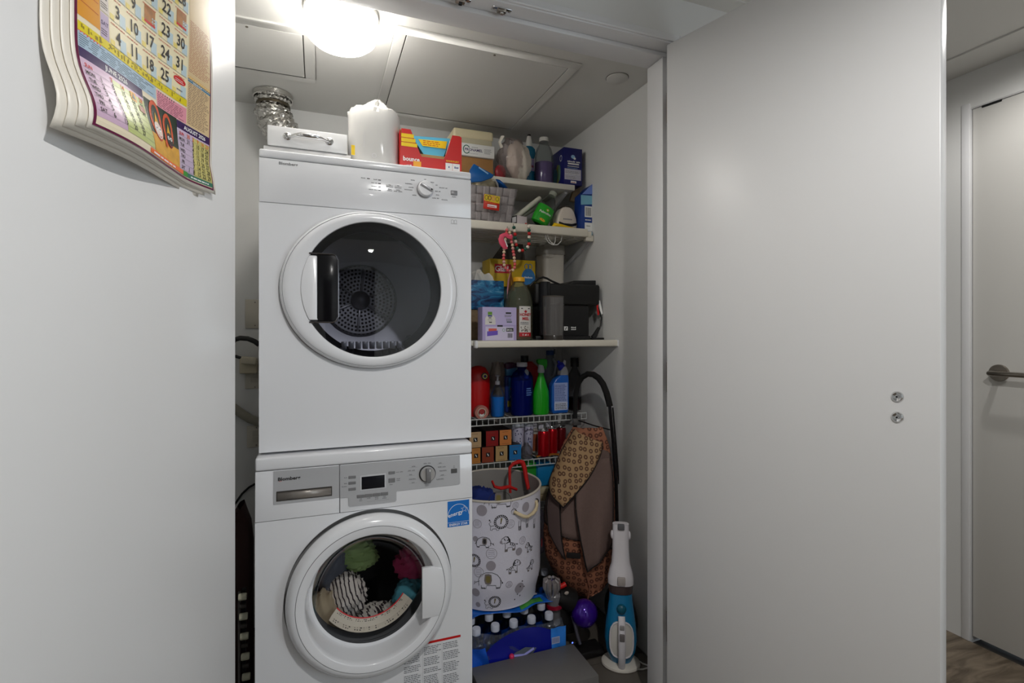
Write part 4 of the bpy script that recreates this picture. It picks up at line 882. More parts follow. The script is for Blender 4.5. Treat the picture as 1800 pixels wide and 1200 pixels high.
# ================================================================== COFFEE SHELF
# wicker box and tissue box on it
xa, xb = .50, PY(884,HY,1.985).x
WICK = M('wicker_brown', (130,108,82), .8, noise=(60,.35), bump=(90,.8))
t, w2, hh = box_thing('wicker_box', 'brown wicker box under the tissue box on the coffee shelf', 'box', xa, 1.985, Z3, xb-.01, 2.11, 1.276, WICK, .004, 'weave')
def painted(name, cols, scale):
    m = M(name, cols[0], .4); nt = m.node_tree; b = nt.nodes['Principled BSDF']; tc = nt.nodes.new('ShaderNodeTexCoord'); mp = nt.nodes.new('ShaderNodeMapping'); mp.inputs['Scale'].default_value = (1,1,2.2)
    n = nt.nodes.new('ShaderNodeTexNoise'); n.inputs['Scale'].default_value = scale; n.inputs['Detail'].default_value = 6; n.inputs['Distortion'].default_value = 1.5; cr = nt.nodes.new('ShaderNodeValToRGB')
    e = cr.color_ramp.elements; e[0].position = .28; e[0].color = rgb(cols[0]); e[1].position = .72; e[1].color = rgb(cols[-1])
    for i, c in enumerate(cols[1:-1]): q = e.new(.28+.44*(i+1)/(len(cols)-1)); q.color = rgb(c)
    nt.links.new(tc.outputs['Object'], mp.inputs[0]); nt.links.new(mp.outputs[0], n.inputs[0]); nt.links.new(n.outputs['Fac'], cr.inputs[0]); nt.links.new(cr.outputs[0], b.inputs['Base Color']); return m
k = KP(860,1.98); zt = CH+(HY-493)*k
t, w2, hh = box_thing('tissue_box', 'tissue box printed with blue sea and clouds behind the lavender carton', 'tissue box', .50, 1.98, 1.2775, PY(886,HY,1.98).x, 2.09, zt, painted('sea_print_box', ((14,22,52),(30,70,120),(40,130,180),(130,190,220)), 16))
g = G().grid(lambda u, v: Vector((w2-.115+.085*u+.012*v*(1-2*u), .045+.01*math.sin(5*u), hh+.052*v*(1-.55*u)+.006*math.sin(11*u+5*v)*v)), 14, 8); g.build('tissue', M('tissue_white', (226,222,212), .9), t, solid=.002, smooth=60)
g = G().grid(lambda u, v: Vector((w2-.10+.05*u-.02*v, .055+.01*math.cos(6*u), hh+.040*v*(1-.3*abs(u-.5))+.006*math.sin(9*u)*v)), 12, 7); g.build('tissue', M('tissue_white'), t, solid=.002, smooth=60)
# lavender snack carton
x0, x1 = PY(848,HY,1.812).x, PY(908,HY,1.812).x; k = KP(878,1.812); ht = CH+(HY-540)*k-Z3
t, w2, hh = box_thing('lavender_carton', 'lavender carton of pouches at the front of the coffee shelf', 'carton', x0, 1.812, Z3, x1, 1.872, Z3+ht, M('lavender_carton', (186,172,218), .45), .001)
D = Decal(t, front(0), 'print'); LV = M('lavender_light', (214,206,232), .45); o = -w2
D.poly([(o+.010,.058),(w2-.002,.058),(w2-.002,hh-.002),(o+.004,hh-.002)], M('lavender_mid', (196,184,226), .45)).rect(o+.012,.0015,w2-.012,.052, LV).rect(-.010,.0515,.012,.0575, INK)
D.poly([(o+.010,.059),(o+.052,.059),(o+.050,.084),(o+.044,.093),(o+.034,.097),(o+.018,.092),(o+.011,.084)], M('pouch_white', (228,224,218), .5)).rect(o+.021,.095,o+.038,.107, M('leaf_green', (110,160,50), .5)).rect(o+.021,.089,o+.038,.094, NAVY).rect(o+.024,.083,o+.035,.086, INK).lines(o+.021,.076,o+.039,.080,1, GREY).rect(o+.026,.066,o+.037,.069, INK).lines(o+.024,.070,o+.040,.073,1, GREY)
D.rect(w2-.044,.100,w2-.022,.106, INK).lines(w2-.048,.088,w2-.018,.098,2, GREY,.6).lines(w2-.042,.074,w2-.016,.084,2, GREY,.6).rect(w2-.040,.067,w2-.019,.072, M('slate_print', (90,100,110), .5))
D.rect(o+.024,.032,o+.056,.045, M('coral_print', (222,98,84), .5)).poly([(o+.018,.016),(o+.060,.021),(o+.060,.037),(o+.018,.034)], M('violet_print', (112,84,190), .5)).rect(w2-.042,.033,w2-.013,.047, M('charcoal_print', (52,54,58), .5)).text('24', w2-.035,.0365,.0100, WHT,.03).lines(w2-.028,.036,w2-.015,.045,2, WHT,.4).ring(w2-.052,.039,.005,.005,.0012, GREEN).rect(w2-.039,.010,w2-.015,.030, LV)
for kk in range(11): D.rect(w2-.037+.0019*kk,.010,w2-.037+.0019*kk+.0006*(1+kk*7%3),.027, INK)
D.flush()
# honey jug
t, r, h = goods('honey_jug', 'clear honey jug with a yellow cap and white label', 'jug', 912, 50, 488, 1.930, Z3)
JUG = clear('jug_plastic', (226,232,222), .3, .05, body=.16, bodycol=(176,178,150), gain=.8)
lathe_part(t, 'jug', [(.0001,0),(.92,0),(1,.03),(1,.50),(.98,.60),(.86,.74),(.62,.85),(.38,.91),(.36,.95)], JUG, r, h, 1, .9, 36, cap=False)
lathe_part(t, 'honey', [(.0001,.01),(.90,.01),(.97,.035),(.97,.485),(.0001,.485)], M('honey', (118,48,20), .12, coat=.3), r, h, 1, .9, 36)
lathe_part(t, 'cap', [(.42,.93),(.42,.985),(.38,1.0),(.0001,1.0)], M('cap_amber', (240,176,30), .4), r, h)
D = Decal(t, lambda x, y, hh: Vector((x, -.9*math.sqrt(max(0, r*r-x*x))-hh-.0006, y)), 'label'); lx0, lx1 = -.018, .034; HR = M('honey_red', (196,30,40), .5)
D.grect(lx0,.020,lx1,.134, M('label_white', (232,228,222), .5), 10, 2); D.grect(lx0,.014,lx1,.030, HR, 10, 2); xm = (lx0+lx1)/2
D.n += 260; D.text('HONEY', xm,.0955,.0155, HR,.03,.95).text('MIEL', xm,.0795,.0155, HR,.03,.95).rect(xm-.019,.123,xm+.019,.1265, INK).poly([(xm,.120),(xm+.004,.115),(xm+.008,.115),(xm+.004,.110),(xm,.107),(xm-.004,.110),(xm-.008,.115),(xm-.004,.115)], HR).lines(lx0+.004,.062,lx1-.004,.074,2, GREY,.5).micro('x xx x', xm,.0175,.010, WHT)
for q in range(24): D.ell(xm+random.uniform(-.021,.021),.034+abs(random.gauss(0,.009)),.0018*random.uniform(.6,1.6),.0018*random.uniform(.6,1.6), M('speckle_brown',(80,60,40),.6), 7)
D.flush()
# yellow bag box on a dark green box
k = KP(900,2.13)
t, w2, hh = box_thing('green_box', 'dark green box standing behind the honey jug', 'box', PY(862,HY,2.13).x, 2.13, Z3, PY(939,HY,2.13).x, 2.25, 1.385, M('dark_teal_box', (16,62,60), .45), .002)
x0, x1 = PY(861,HY,2.12).x, PY(941,HY,2.12).x; yb0, yb1 = 1.3865, CH+(HY-457)*k
t, w2, hh = box_thing('bag_box', 'yellow box of garbage bags with its flap open', 'box', x0, 2.12, yb0, x1, 2.23, yb1, M('box_yellow', (206,170,22), .45), .001)
G().prism([(-w2+.012,.0,hh),(w2-.050,.0,hh),(w2-.062,-.004,hh+.070),(-w2+.062,-.004,hh+.070)], (0,.0015,0)).build('open_flap', M('flap_dark', (62,54,44), .7), t)
D = Decal(t, front(0), 'print'); D.rect(-w2,.0,-w2+.040,.016, NAVY).rect(-w2+.022,hh-.062,-w2+.100,hh-.022, HR).text('Glad', -w2+.055,hh-.054,.034, WHT,.02).ell(w2-.034,.040,.033,.044, M('bag_blue',(50,120,180),.4,noise=(60,.4)), 28).ring(w2-.042,.092,.010,.012,.003, M('bag_blue')).ring(w2-.026,.092,.010,.012,.003, M('bag_blue')).micro('xxxxxxx', w2-.034,.040,.0125, WHT).flush()
# tall frosted canister
t, r, h = goods('canister', 'tall frosted square canister with a grey lid', 'canister', 967, 44, 434, 2.17, Z3)
FR = M('frosted_grey', (206,200,188), .35); PR = .0
def sq(u, v, R, H0, H1):
    a = 2*math.pi*u; s = (abs(math.cos(a))**6+abs(math.sin(a))**6)**(-1/6); return Vector((R*s*math.cos(a), R*s*math.sin(a), H0+(H1-H0)*v))
G().grid(lambda u, v: sq(u, v, r*(.84+.08*v), 0, h*.92), 48, 8, True).build('jar', FR, t, smooth=50); G().grid(lambda u, v: sq(u, v, r*1.0*(1-.06*v), h*.90, h), 48, 3, True).add([sq(i/48, 1, r*.94, h, h) for i in range(48)], [tuple(range(48))]).build('lid', M('lid_grey', (150,146,138), .4), t)
# coffee machine, seen from its side
Yc = 1.90; k = KP(1000,Yc); cx = lambda px: PY(px,HY,Yc).x-PY(1000,HY,Yc).x; czz = lambda py: CH+(HY-py)*k-Z3
t = thing('coffee_machine', 'black capsule coffee machine on the coffee shelf', 'coffee machine', (PY(1000,HY,Yc).x, Yc, Z3+.001))
G().box(cx(947),.0,0,cx(1036),.20,czz(536)).build('body', BLK, t, bev=.008, bseg=3)
G().box(cx(940),-.006,czz(536),cx(1054),.21,czz(499)).build('head', M('head_black', (20,20,19), .45), t, bev=.010, bseg=4)
G().prism([(cx(1004),.02,czz(500)),(cx(1013),.02,czz(492)),(cx(1052),.02,czz(490)),(cx(1052),.02,czz(500))], (0,.15,0)).build('lid_lever', BLK, t, bev=.003)
G().lathe([(.024,.02),(.024,czz(499)),(.020,czz(498)),(.0001,czz(498))], (cx(955),-.012,0), 32).build('brew_column', M('column_black', (24,24,27), .22), t)
G().box(cx(1036),.04,0,cx(1042),.17,czz(548)).build('tank_side', M('clear_tank', (120,118,112), .2), t, bev=.003)
G().box(cx(940),-.012,0,cx(1036),.0,.016).build('drip_tray', BLK, t, bev=.003)
hp = [PY(x,y,Yc-.0)-Vector(t.location) for x, y in ((931,503),(938,496),(947,489),(954,487),(961,489),(970,494),(984,500))]
G().tube(hp, .0045, 8).build('cable_arch', BLK, t)
D = Decal(t, front(0), 'lettering'); D.rect(cx(991.5),czz(581),cx(998),czz(574), WHT).poly([(cx(993),czz(580)),(cx(994.5),czz(580)),(cx(996.5),czz(575)),(cx(995),czz(575))], INK).rect(cx(1000.5),czz(581),cx(1000.8),czz(574), GREY).micro('xxxxxx', cx(1008),czz(576.8),.0085, WHT).micro('xxxxxx', cx(1008),czz(580.2),.0085, WHT).flush()
g = G().tube([(cx(1050),.0,czz(536)),(cx(1054),-.002,czz(548)),(cx(1057),-.002,czz(558)),(cx(1056),-.002,czz(572)),(cx(1050),-.002,czz(583))], [.003,.003,.0035,.0038,.004], 8); g.build('power_cord', BLK, t)
g = G().tube([(cx(1052),-.002,czz(576)),(cx(1045),-.004,czz(590)),(cx(1041),-.004,czz(594))], [.006,.011,.010], 10); g.build('plug', BLK, t); G().box(cx(1038),-.012,.0,cx(1067),.012,.008).build('plug_tail', BLK, t, bev=.003)
G().prism([(cx(1051),-.004,czz(527)),(cx(1054),-.004,czz(527)),(cx(1059),-.004,czz(551)),(cx(1055),-.004,czz(553))], (0,.001,0)).build('cord_tag', WHT, t); G().prism([(cx(1048),-.003,czz(537)),(cx(1051),-.003,czz(534)),(cx(1053),-.003,czz(552)),(cx(1050),-.003,czz(554))], (0,.001,0)).build('cord_tag', RED, t)
# clear tumbler
t, r, h = goods('clear_tumbler', 'tall clear plastic tumbler in front of the coffee machine', 'tumbler', 972.5, 38, 521, 1.836, Z3)
TUM = clear('tumbler_plastic', (225,225,226), .3, .06, body=.16, bodycol=(190,186,182))
lathe_part(t, 'tumbler', [(.0001,.0),(.90,.0),(.93,.02),(.97,.5),(1,.99),(1,1.0),(.96,1.0),(.955,.97),(.93,.5),(.89,.06),(.0001,.06)], TUM, r, h, seg=40); lathe_part(t, 'foot_ring', [(.90,0),(.95,.01),(.95,.10),(.91,.12)], M('tumbler_foot', (60,56,52), .2), r, h, cap=False); lathe_part(t, 'rim', [(1.0,.97),(1.03,.985),(1.0,1.0)], clear('tumbler_rim', (170,165,158), .4, .06, body=.3, bodycol=(150,140,128)), r, h, cap=False)

# ================================================================== CLEANING SHELF
S = Z4
t, r, h = goods('red_can', 'red plastic gas can with a black and cream spout hole', 'can', 840, 44, 643, 2.09, S)
REDP = M('red_plastic', (190,16,18), .3)
lathe_part(t, 'can_body', [(.0001,0),(.88,0),(.95,.03),(1,.3),(.98,.7),(.88,.86),(.62,.96),(.25,1.0),(.0001,1.0)], REDP, r, h, 1, .75)
p = Vector((.018,-r*.66,h*.80)); G().lathe([(.0145,.006),(.0145,-.005),(.009,-.006)], p, 20, 'y').build('spout_ring', BLK, t); G().lathe([(.0105,-.003),(.0105,-.009),(.0062,-.010)], p, 20, 'y', cap=False).build('spout_collar', M('collar_cream', (214,194,120), .4), t); G().lathe([(.0001,-.007),(.0062,-.007)], p, 16, 'y', cap=False).build('spout_plug', NAVY, t)
t = thing('tape_roll', 'round roll of clear tape with a white core in front of the red can', 'tape', PY(846.5,724.5,2.03))
G().lathe([(.017,-.004),(.0290,-.004),(.0290,.018),(.017,.018),(.017,-.004)], (0,0,0), 36, 'y', cap=False).build('tape', M('tape_pink', (186,120,108), .3), t); G().lathe([(.015,-.006),(.0185,-.006),(.0185,.02),(.015,.02),(.015,-.006)], (0,0,0), 32, 'y', cap=False).build('core', M('core_cream', (206,190,170), .5), t)
D = Decal(t, front(-.0045), 'label'); D.poly([(-.008,-.020),(.008,-.020),(.010,-.002),(-.010,-.002)], WHT).ell(0,.004,.012,.012, M('tape_red',(170,50,50),.5)).flush()
t, r, h = goods('clear_bag', 'clear plastic bag of bottles behind the blue liquid', 'bag', 875, 32, 637, 2.14, S)
g = G().grid(lambda u, v: Vector((r*(1.0-.35*smoothstep(.6,1,v))*math.cos(2*math.pi*u)*(1+.07*math.sin(6*2*math.pi*u+4*v)), .6*r*math.sin(2*math.pi*u)*(1-.4*smoothstep(.6,1,v)), h*v)), 40, 14, True); g.build('bag', clear('bag_film', (228,220,214), .3, .15, body=.35, bodycol=(150,138,132)), t, smooth=60)
lathe_part(t, 'nozzle', [(.30,.72),(.36,.78),(.30,.90),(.16,.97),(.10,1.02),(.0001,1.02)], M('nozzle_frost', (196,190,176), .4), r, h)
t, r, h = goods('blue_soap_bottle', 'clear dispenser bottle with bright blue liquid on the wire shelf', 'bottle', 874.5, 25, 662, 2.035, S)
lathe_part(t, 'bottle', [(.0001,0),(.9,0),(1,.05),(1,.5),(.92,.60),(.6,.72),(.34,.80),(.30,.92)], CLEARP, r, h, cap=False, seg=30); lathe_part(t, 'liquid', [(.0001,.015),(.88,.015),(.96,.06),(.96,.505),(.0001,.505)], M('azure_liquid', (30,130,230), .1, coat=.3), r, h, seg=30); lathe_part(t, 'pump', [(.34,.80),(.34,.88),(.14,.90),(.14,.99),(.30,1.0),(.30,1.04),(.0001,1.05)], M('pump_frost', (150,150,158), .35), r, h)
t, r, h = goods('detergent_pouch_bottle', 'dark blue flat bottle with a purple cap and picture label', 'bottle', 898, 25, 637, 2.125, S)
G().box(-r,-.018,0,r,.018,h*.74).build('bottle', M('flat_navy', (24,48,120), .3), t, bev=.008, bseg=3)
g = G().grid(lambda u, v: Vector((-.9*r+1.8*r*u+(0.0-.25*r)*v, -.016+.032*(u*(1-u))*4*.5, h*.74+h*.18*v)), 8, 4); G().prism([(-.8*r,-.014,h*.74),(.6*r,-.014,h*.74),(.75*r,-.014,h*.90),(-.9*r,-.014,h*.90)], (0,.028,0)).build('shoulder', M('shoulder_teal', (60,120,160), .3), t, bev=.003)
G().prism([(-1.0*r,-.016,h*.97),(-.85*r,-.016,h*.86),(.9*r,-.016,h*.90),(.75*r,-.016,h*.98),(.2*r,-.016,h*1.0),(-.5*r,-.016,h*1.0)], (0,.030,0)).build('cap', M('cap_plum', (70,20,56), .35), t, bev=.004)
D = Decal(t, front(-.018), 'label'); D.rect(-r*.55,h*.28,r*.8,h*.70, M('label_cyan',(60,130,190),.5)).ell(.003,h*.60,.008,.016, GREEN).ell(-.004,h*.48,.006,.008, M('label_orange',(200,90,60),.5)).rect(-r*.3,h*.30,r*.5,h*.34, WHT).rect(-r*.7,h*.12,r*.5,h*.24, M('label_gold',(150,140,30),.5)).flush()
t, r, h = goods('big_blue_bottle', 'large translucent dark blue refill bottle with a white cap', 'bottle', 917.5, 41, 637, 2.045, S)
lathe_part(t, 'bottle', [(.0001,0),(.94,0),(1,.03),(1,.62),(.97,.72),(.80,.80),(.42,.87),(.40,.93)], clear('navy_plastic', (120,140,220), .25, .05, body=.25, bodycol=(20,40,130)), r, h, 1, .72, 36, cap=False); lathe_part(t, 'liquid', [(.0001,.01),(.92,.01),(.96,.04),(.96,.66),(.0001,.66)], M('navy_liquid', (10,30,118), .08, coat=.4), r, h, 1, .7, 36); lathe_part(t, 'cap', [(.46,.92),(.46,.985),(.42,1.0),(.0001,1.0)], M('cap_pale', (196,196,206), .4), r, h); lathe_part(t, 'spout', [(.20,.70),(.22,.82),(.12,.86),(.0001,.88)], M('spout_white', (150,160,175), .4), r, h, c=(.012,-.02,0))
D = Decal(t, lambda x, y, hh: Vector((x, -.72*math.sqrt(max(0, r*r-x*x))-hh-.0008, y)), 'label')
D.lines(.006,h*.38,.034,h*.54,4, M('label_periwinkle',(110,150,225),.5), .5).flush()
t, r, h = goods('red_jug', 'red detergent jug with a black cap at the back', 'jug', 930, 38, 625, 2.19, S)
G().prism([(-r,-.03,0),(r,-.03,0),(r,-.03,h*.60),(r*.75,-.03,h*.78),(r*.1,-.03,h*.90),(-r*.95,-.03,h*.86)], (0,.06,0)).build('jug', M('red_jug', (176,20,24), .35), t, bev=.010, bseg=3); G().lathe([(.018,h*.86),(.018,h*1.0),(.0001,h*1.0)], (-r*.45,0,0), 20).build('cap', BLK, t)
t, r, h = goods('green_spray_bottle', 'bright green spray bottle with a green trigger head', 'bottle', 951, 30, 631, 2.035, S)
GP = M('spray_green', (30,172,30), .2, coat=.4)
lathe_part(t, 'bottle', [(.0001,0),(.92,0),(1,.04),(1,.30),(.94,.42),(.60,.58),(.36,.70),(.32,.76)], GP, r, h, 1, .72, 32); lathe_part(t, 'collar', [(.40,.75),(.42,.78),(.34,.86),(.30,.90)], M('collar_frost', (190,196,200), .4), r, h)
G().prism([(-.012,-.012,h*.90),(-.020,-.012,h*.94),(-.020,-.012,h*.99),(-.012,-.012,h),(.022,-.012,h),(.026,-.012,h*.97),(.026,-.012,h*.88),(.018,-.012,h*.80),(.012,-.012,h*.86)], (0,.024,0)).build('trigger_head', M('trigger_green', (30,160,34), .35), t, bev=.004)
t, r, h = goods('clear_jug', 'translucent jug with a blue cap behind the spray bottle', 'jug', 967, 30, 616, 2.17, S)
lathe_part(t, 'jug', [(.0001,0),(.98,0),(1,.05),(1,.42),(.95,.55),(.80,.72),(.50,.88),(.44,.94)], clear('jug_frost', (214,222,228), .3, .2, body=.45, bodycol=(150,160,172)), r, h, 1, .8, 28, cap=False); lathe_part(t, 'cap', [(.48,.92),(.48,.99),(.44,1.0),(.0001,1.0)], M('cap_blue', (36,70,130), .4), r, h); G().tube([(.004,-r*.55,h*.86),(.012,-r*.9,h*.76),(.004,-r*.92,h*.62),(-.004,-r*.8,h*.56)], .006, 8).build('jug_handle', M('jug_handle', (150,158,170), .4), t)
t, r, h = goods('toilet_cleaner', 'blue angled-neck cleaner bottle with a white shoulder and blue cap', 'bottle', 982, 34, 640, 2.035, S)
CB = M('cleaner_blue', (24,96,190), .25, coat=.3); hh = h*.78
G().prism([(-.88*r,-.02,0),(.88*r,-.02,0),(1.0*r,-.02,.03),(.98*r,-.02,hh*.86),(.92*r,-.02,hh),(-.02*r,-.02,hh),(-.55*r,-.02,hh*.90),(-.96*r,-.02,hh*.74),(-1.0*r,-.02,.03)], (0,.04,0)).build('bottle', CB, t, bev=.007, bseg=3)
G().prism([(.92*r,-.0185,hh-.002),(-.02*r,-.0185,hh-.002),(.10*r,-.0185,h*.86),(.35*r,-.0185,h*.95),(.70*r,-.0185,h*.96),(.90*r,-.0185,h*.86)], (0,.037,0)).build('shoulder', M('shoulder_white', (206,208,216), .35), t, bev=.005); 
MXc = Matrix.Translation((.36*r,0,h*.93)) @ Matrix.Rotation(math.radians(-32), 4, 'Y'); G().lathe([(.017,-.006),(.016,.016),(.010,.022),(.0055,.024),(.0055,.034),(.0001,.035)], (0,0,0), 20).tf(MXc).build('cap', M('cap_royal', (30,40,190), .3), t); G().prism([(.35*r,-.006,h*.98),(.75*r,-.006,h*.96),(.80*r,-.006,h*1.06),(.58*r,-.006,h*1.09)], (0,.012,0)).build('tip', M('tip_frost', (200,204,212), .4), t, bev=.002)
D = Decal(t, front(-.02), 'label'); D.rect(-r*.72,.014,r*.80,hh*.80, M('label_lilac',(160,178,226),.5)).rect(-r*.70,.016,r*.78,.050, M('label_pale',(206,214,236),.5)).lines(-r*.64,.056,r*.70,hh*.77,11, M('label_ink',(80,96,160),.6),.45).lines(-r*.6,.020,r*.7,.046,4, INK,.4).flush()
t, r, h = goods('clear_bottle', 'slim clear bottle with a black cap beside the cleaner bottle', 'bottle', 1010, 23, 629, 2.10, S)
lathe_part(t, 'bottle', [(.0001,0),(.95,0),(1,.03),(1,.58),(.85,.70),(.42,.80),(.40,.85)], clear('clear_dim', (214,214,216), .3, .04), r, h, cap=False, seg=28); lathe_part(t, 'contents', [(.0001,.01),(.92,.01),(.92,.24),(.0001,.24)], M('dark_contents', (50,26,34), .2), r, h); lathe_part(t, 'cap', [(.62,.83),(.62,.99),(.58,1.0),(.0001,1.0)], BLK, r, h)

# ================================================================== CAPSULE AND CAN SHELF
caps = [  # px left, px right, y top, y bottom, colour, row
 (825,846,768,794,(198,164,122),1,'tan capsule box at the left of the upper row'), (854,876,766,792,(150,20,20),1,'dark red capsule box in the middle of the upper row'), (878,899,766,791,(216,134,70),1,'orange capsule box at the right of the upper row'),
 (829,844.5,795,817,(196,128,58),0,'amber capsule box half hidden by the washer'), (847,868,794,816,(150,66,40),0,'rust brown capsule box in the lower row'), (871,892,792,815,(198,164,110),0,'beige capsule box in the lower row'), (895,916,790.5,814,(34,124,192),0,'bright blue capsule box at the end of the lower row')]
for i, (a, b, yt, yb, c, row, lb) in enumerate(caps):
    Y = 2.012; xa, xb = PY(a,HY,Y).x, PY(b,HY,Y).x; z0 = Z5+.001+row*.0655
    t, w2, hh = box_thing('capsule_box', lb, 'capsule box', xa, Y, z0, xb, Y+.24, z0+.0640, M('capsule_side', (26,20,20), .45), .001, 'sleeve')
    G().box(-w2+.0006,-.0012,.0006,w2-.0006,.0006,hh-.0006).build('end_panel', M('capsule_%d' % i, c, .5), t, smooth=0)
    D = Decal(t, front(-.0012), 'emblem'); s = .0085; z = hh*.50; x = 0 if i != 1 else .004
    D.rect(x-s,z-s,x+s,z+s, INK).poly([(x-.0045,z+.005),(x-.0005,z+.005),(x+.0045,z-.005),(x+.0005,z-.005)], WHT).lines(-w2*.6,hh-.009,w2*.6,hh-.006,1, M('capsule_ink',(110,70,50),.6)).lines(-w2*.6,.006,w2*.6,.008,1, M('capsule_ink')).flush()
for i, (px, wp, yt, Y, lb) in enumerate(((910.5,22,744,2.075,'patterned tall cup beside the capsule boxes'),(929,18,743,2.10,'patterned tall cup in front of the spice bottles'))):
    t, r, h = goods('patterned_cup', lb, 'cup', px, wp, yt, Y, Z5)
    lathe_part(t, 'cup', [(.0001,0),(.78,0),(.82,.02),(1,.92),(.96,.93),(.8,.05),(.0001,.05)], M('cup_lilac', (186,184,206), .4), r, h); lathe_part(t, 'lid', [(1.03,.90),(1.05,.93),(1.0,.96),(.9,1.0),(.0001,1.0)], M('cup_lid', (170,176,186), .4), r, h)
    D = Decal(t, lambda x, y, hh: cyl_map(r*(.82+.18*min(1,y/(h*.92))))(x, y, hh), 'print')
    for q in range(14): D.ell(random.uniform(-.8,.8)*r, random.uniform(.35,.86)*h, .0022, .0030, M('cup_navy',(40,40,90),.5), 8)
    D.rect(-r*.45,.02,r*.25,h*.45, M('cup_blue',(50,140,200),.5)); D.flush()
for i, (px, yt, Y, c, lb) in enumerate(((939.5,742,2.115,(150,76,40),'spice bottle with a brown filling and pale cap'),(951,746,2.10,(120,60,50),'spice bottle with a white cap behind the front can'),(964,742,2.14,(120,60,50),'spice bottle with a white cap behind the second can'))):
    t, r, h = goods('spice_bottle', lb, 'bottle', px, 13, yt, Y, Z5)
    lathe_part(t, 'bottle', [(.0001,0),(.9,0),(1,.03),(1,.70),(.7,.80),(.62,.84)], M('spice_glass', (170,164,156), .2), r, h); lathe_part(t, 'filling', [(.94,.05),(1.02,.06),(1.02,.62),(.94,.63)], M('spice_%d' % i, c, .5, noise=(80,.4)), r, h, cap=False); lathe_part(t, 'cap', [(.72,.83),(.74,.99),(.68,1.0),(.0001,1.0)], M('cap_bluewhite', (206,206,216), .4), r, h)
for i, (px, wp, yt, Y, lb) in enumerate(((955.5,21,755,2.03,'shiny red drink can at the front'),(970.5,19,751,2.065,'shiny red drink can behind the front one'),(986,18,749,2.10,'dark red drink can beside the trolley bag'))):
    t, r, h = goods('drink_can', lb, 'drink can', px, wp, yt, Y, Z5)
    RM = M('can_red', (190,10,26), .25, .55) if i < 2 else M('can_maroon', (110,10,20), .3, .4)
    lathe_part(t, 'can', [(.0001,.005),(.70,0),(.78,.012),(1,.05),(1,.86),(.88,.94),(.84,.955)], RM, r, h, seg=36); lathe_part(t, 'rim', [(.84,.95),(.86,.985),(.84,1.0),(.80,.985),(.78,.965),(.0001,.965)], CHR, r, h, seg=36, cap=False); G().box(-r*.25,-r*.5,h*.966,r*.25,r*.1,h*.975).build('pull_tab', CHR, t, bev=.001)
t, r, h = goods('empty_bottle', 'empty ribbed clear plastic bottle lying by the blue capsule box', 'bottle', 925.5, 21, 778, 2.025, Z5)
lathe_part(t, 'bottle', [(.0001,0),(.85,0),(1,.06),(.96,.2),(1,.3),(.96,.42),(1,.52),(.8,.72),(.36,.9),(.34,1.0)], clear('pet_plastic', (206,204,208), .35, .06, body=.12, bodycol=(190,186,190)), r, h, cap=False, seg=26)
t = thing('spill_tray', 'crinkled amber wrapper lying under the cans', 'wrapper', (PY(960,HY,2.05).x, 2.012, Z5+.001)); G().grid(lambda u, v: Vector((-.06+.15*u, .03*v, .002+.005*abs(math.sin(9*u+3*v)))), 24, 6).build('wrapper', M('amber_wrap', (170,110,40), .35, noise=(60,.5)), t, solid=.001)
# lowest rack: packs and papers
t, w2, hh = box_thing('green_pack', 'green pack on the lowest wire shelf beside the hamper', 'pack', PY(925,HY,2.03).x, 2.03, Z6, PY(944,HY,2.03).x, 2.2, .625, M('pack_green', (40,150,50), .35, bump=(30,.4)), .010, 'pack')
t, w2, hh = box_thing('blue_pack', 'blue plastic pack of wipes on the lowest wire shelf', 'pack', PY(944.5,HY,2.02).x, 2.02, Z6+.055, PY(978,HY,2.02).x, 2.2, .615, M('pack_blue', (26,130,190), .3, bump=(30,.6)), .018, 'pack')
t, w2, hh = box_thing('magazine', 'cream magazine lying under the blue pack', 'magazine', PY(938,HY,2.02).x, 2.005, Z6+.030, PY(975,HY,2.02).x, 2.22, Z6+.054, M('magazine_cream', (196,184,150), .6, noise=(40,.25)), .003, 'cover')
t, w2, hh = box_thing('magazine', 'tan magazine at the bottom of the pile on the lowest shelf', 'magazine', PY(936,HY,2.02).x, 2.004, Z6, PY(974,HY,2.02).x, 2.22, Z6+.028, M('magazine_tan', (172,156,124), .6, noise=(40,.25)), .003, 'cover')
# ================================================================== ON THE CLOSET FLOOR
# ---------------- grey board lying in front of the water bottles
SL = .115
c = PZ(1007,1130,SL)
t = thing('grey_platform', 'flat grey box lying on the floor before the water bottles', 'platform', (0,0,0))
G().box(.452, 1.40, .001, c.x, c.y, SL).build('platform', M('platform_grey', (104,102,100), .45, noise=(6,.06)), t, bev=.003)
# ---------------- water bottles in shrink film
PET = clear('bottle_pet', (226,234,240), .25, .04); PETB = clear('label_film', (120,170,235), .25, .1, body=.55, bodycol=(30,110,215))
CAPW = M('cap_frostwhite', (196,200,214), .4)
def water_bottle(x, y, z, label, group):
    t = thing('water_bottle', label, 'bottle', (x, y, z), group=group); R, H = .0315, .205
    lathe_part(t, 'bottle', [(.0001,.02),(.5,.0),(.92,.01),(1,.05),(.95,.12),(1,.18),(.95,.26),(1,.34),(1,.58),(.9,.68),(.55,.82),(.38,.88),(.38,.92)], PET, R, H, seg=18, cap=False); lathe_part(t, 'cap', [(.46,.90),(.47,.98),(.42,1.0),(.0001,1.0)], CAPW, R, H, seg=16); lathe_part(t, 'label', [(1.015,.34),(1.02,.36),(1.02,.55),(1.015,.57)], PETB, R, H, seg=18, cap=False)
    return t
for j, row in enumerate(('front', 'second', 'third')):
    for i, nth in enumerate(('first', 'second', 'third', 'fourth', 'fifth')):
        water_bottle(.488+.066*i, c.y+.050+.067*j, .003, 'clear water bottle, %s from the washer in the %s row of the pack' % (nth, row), 'water bottles in the shrink-wrapped pack')
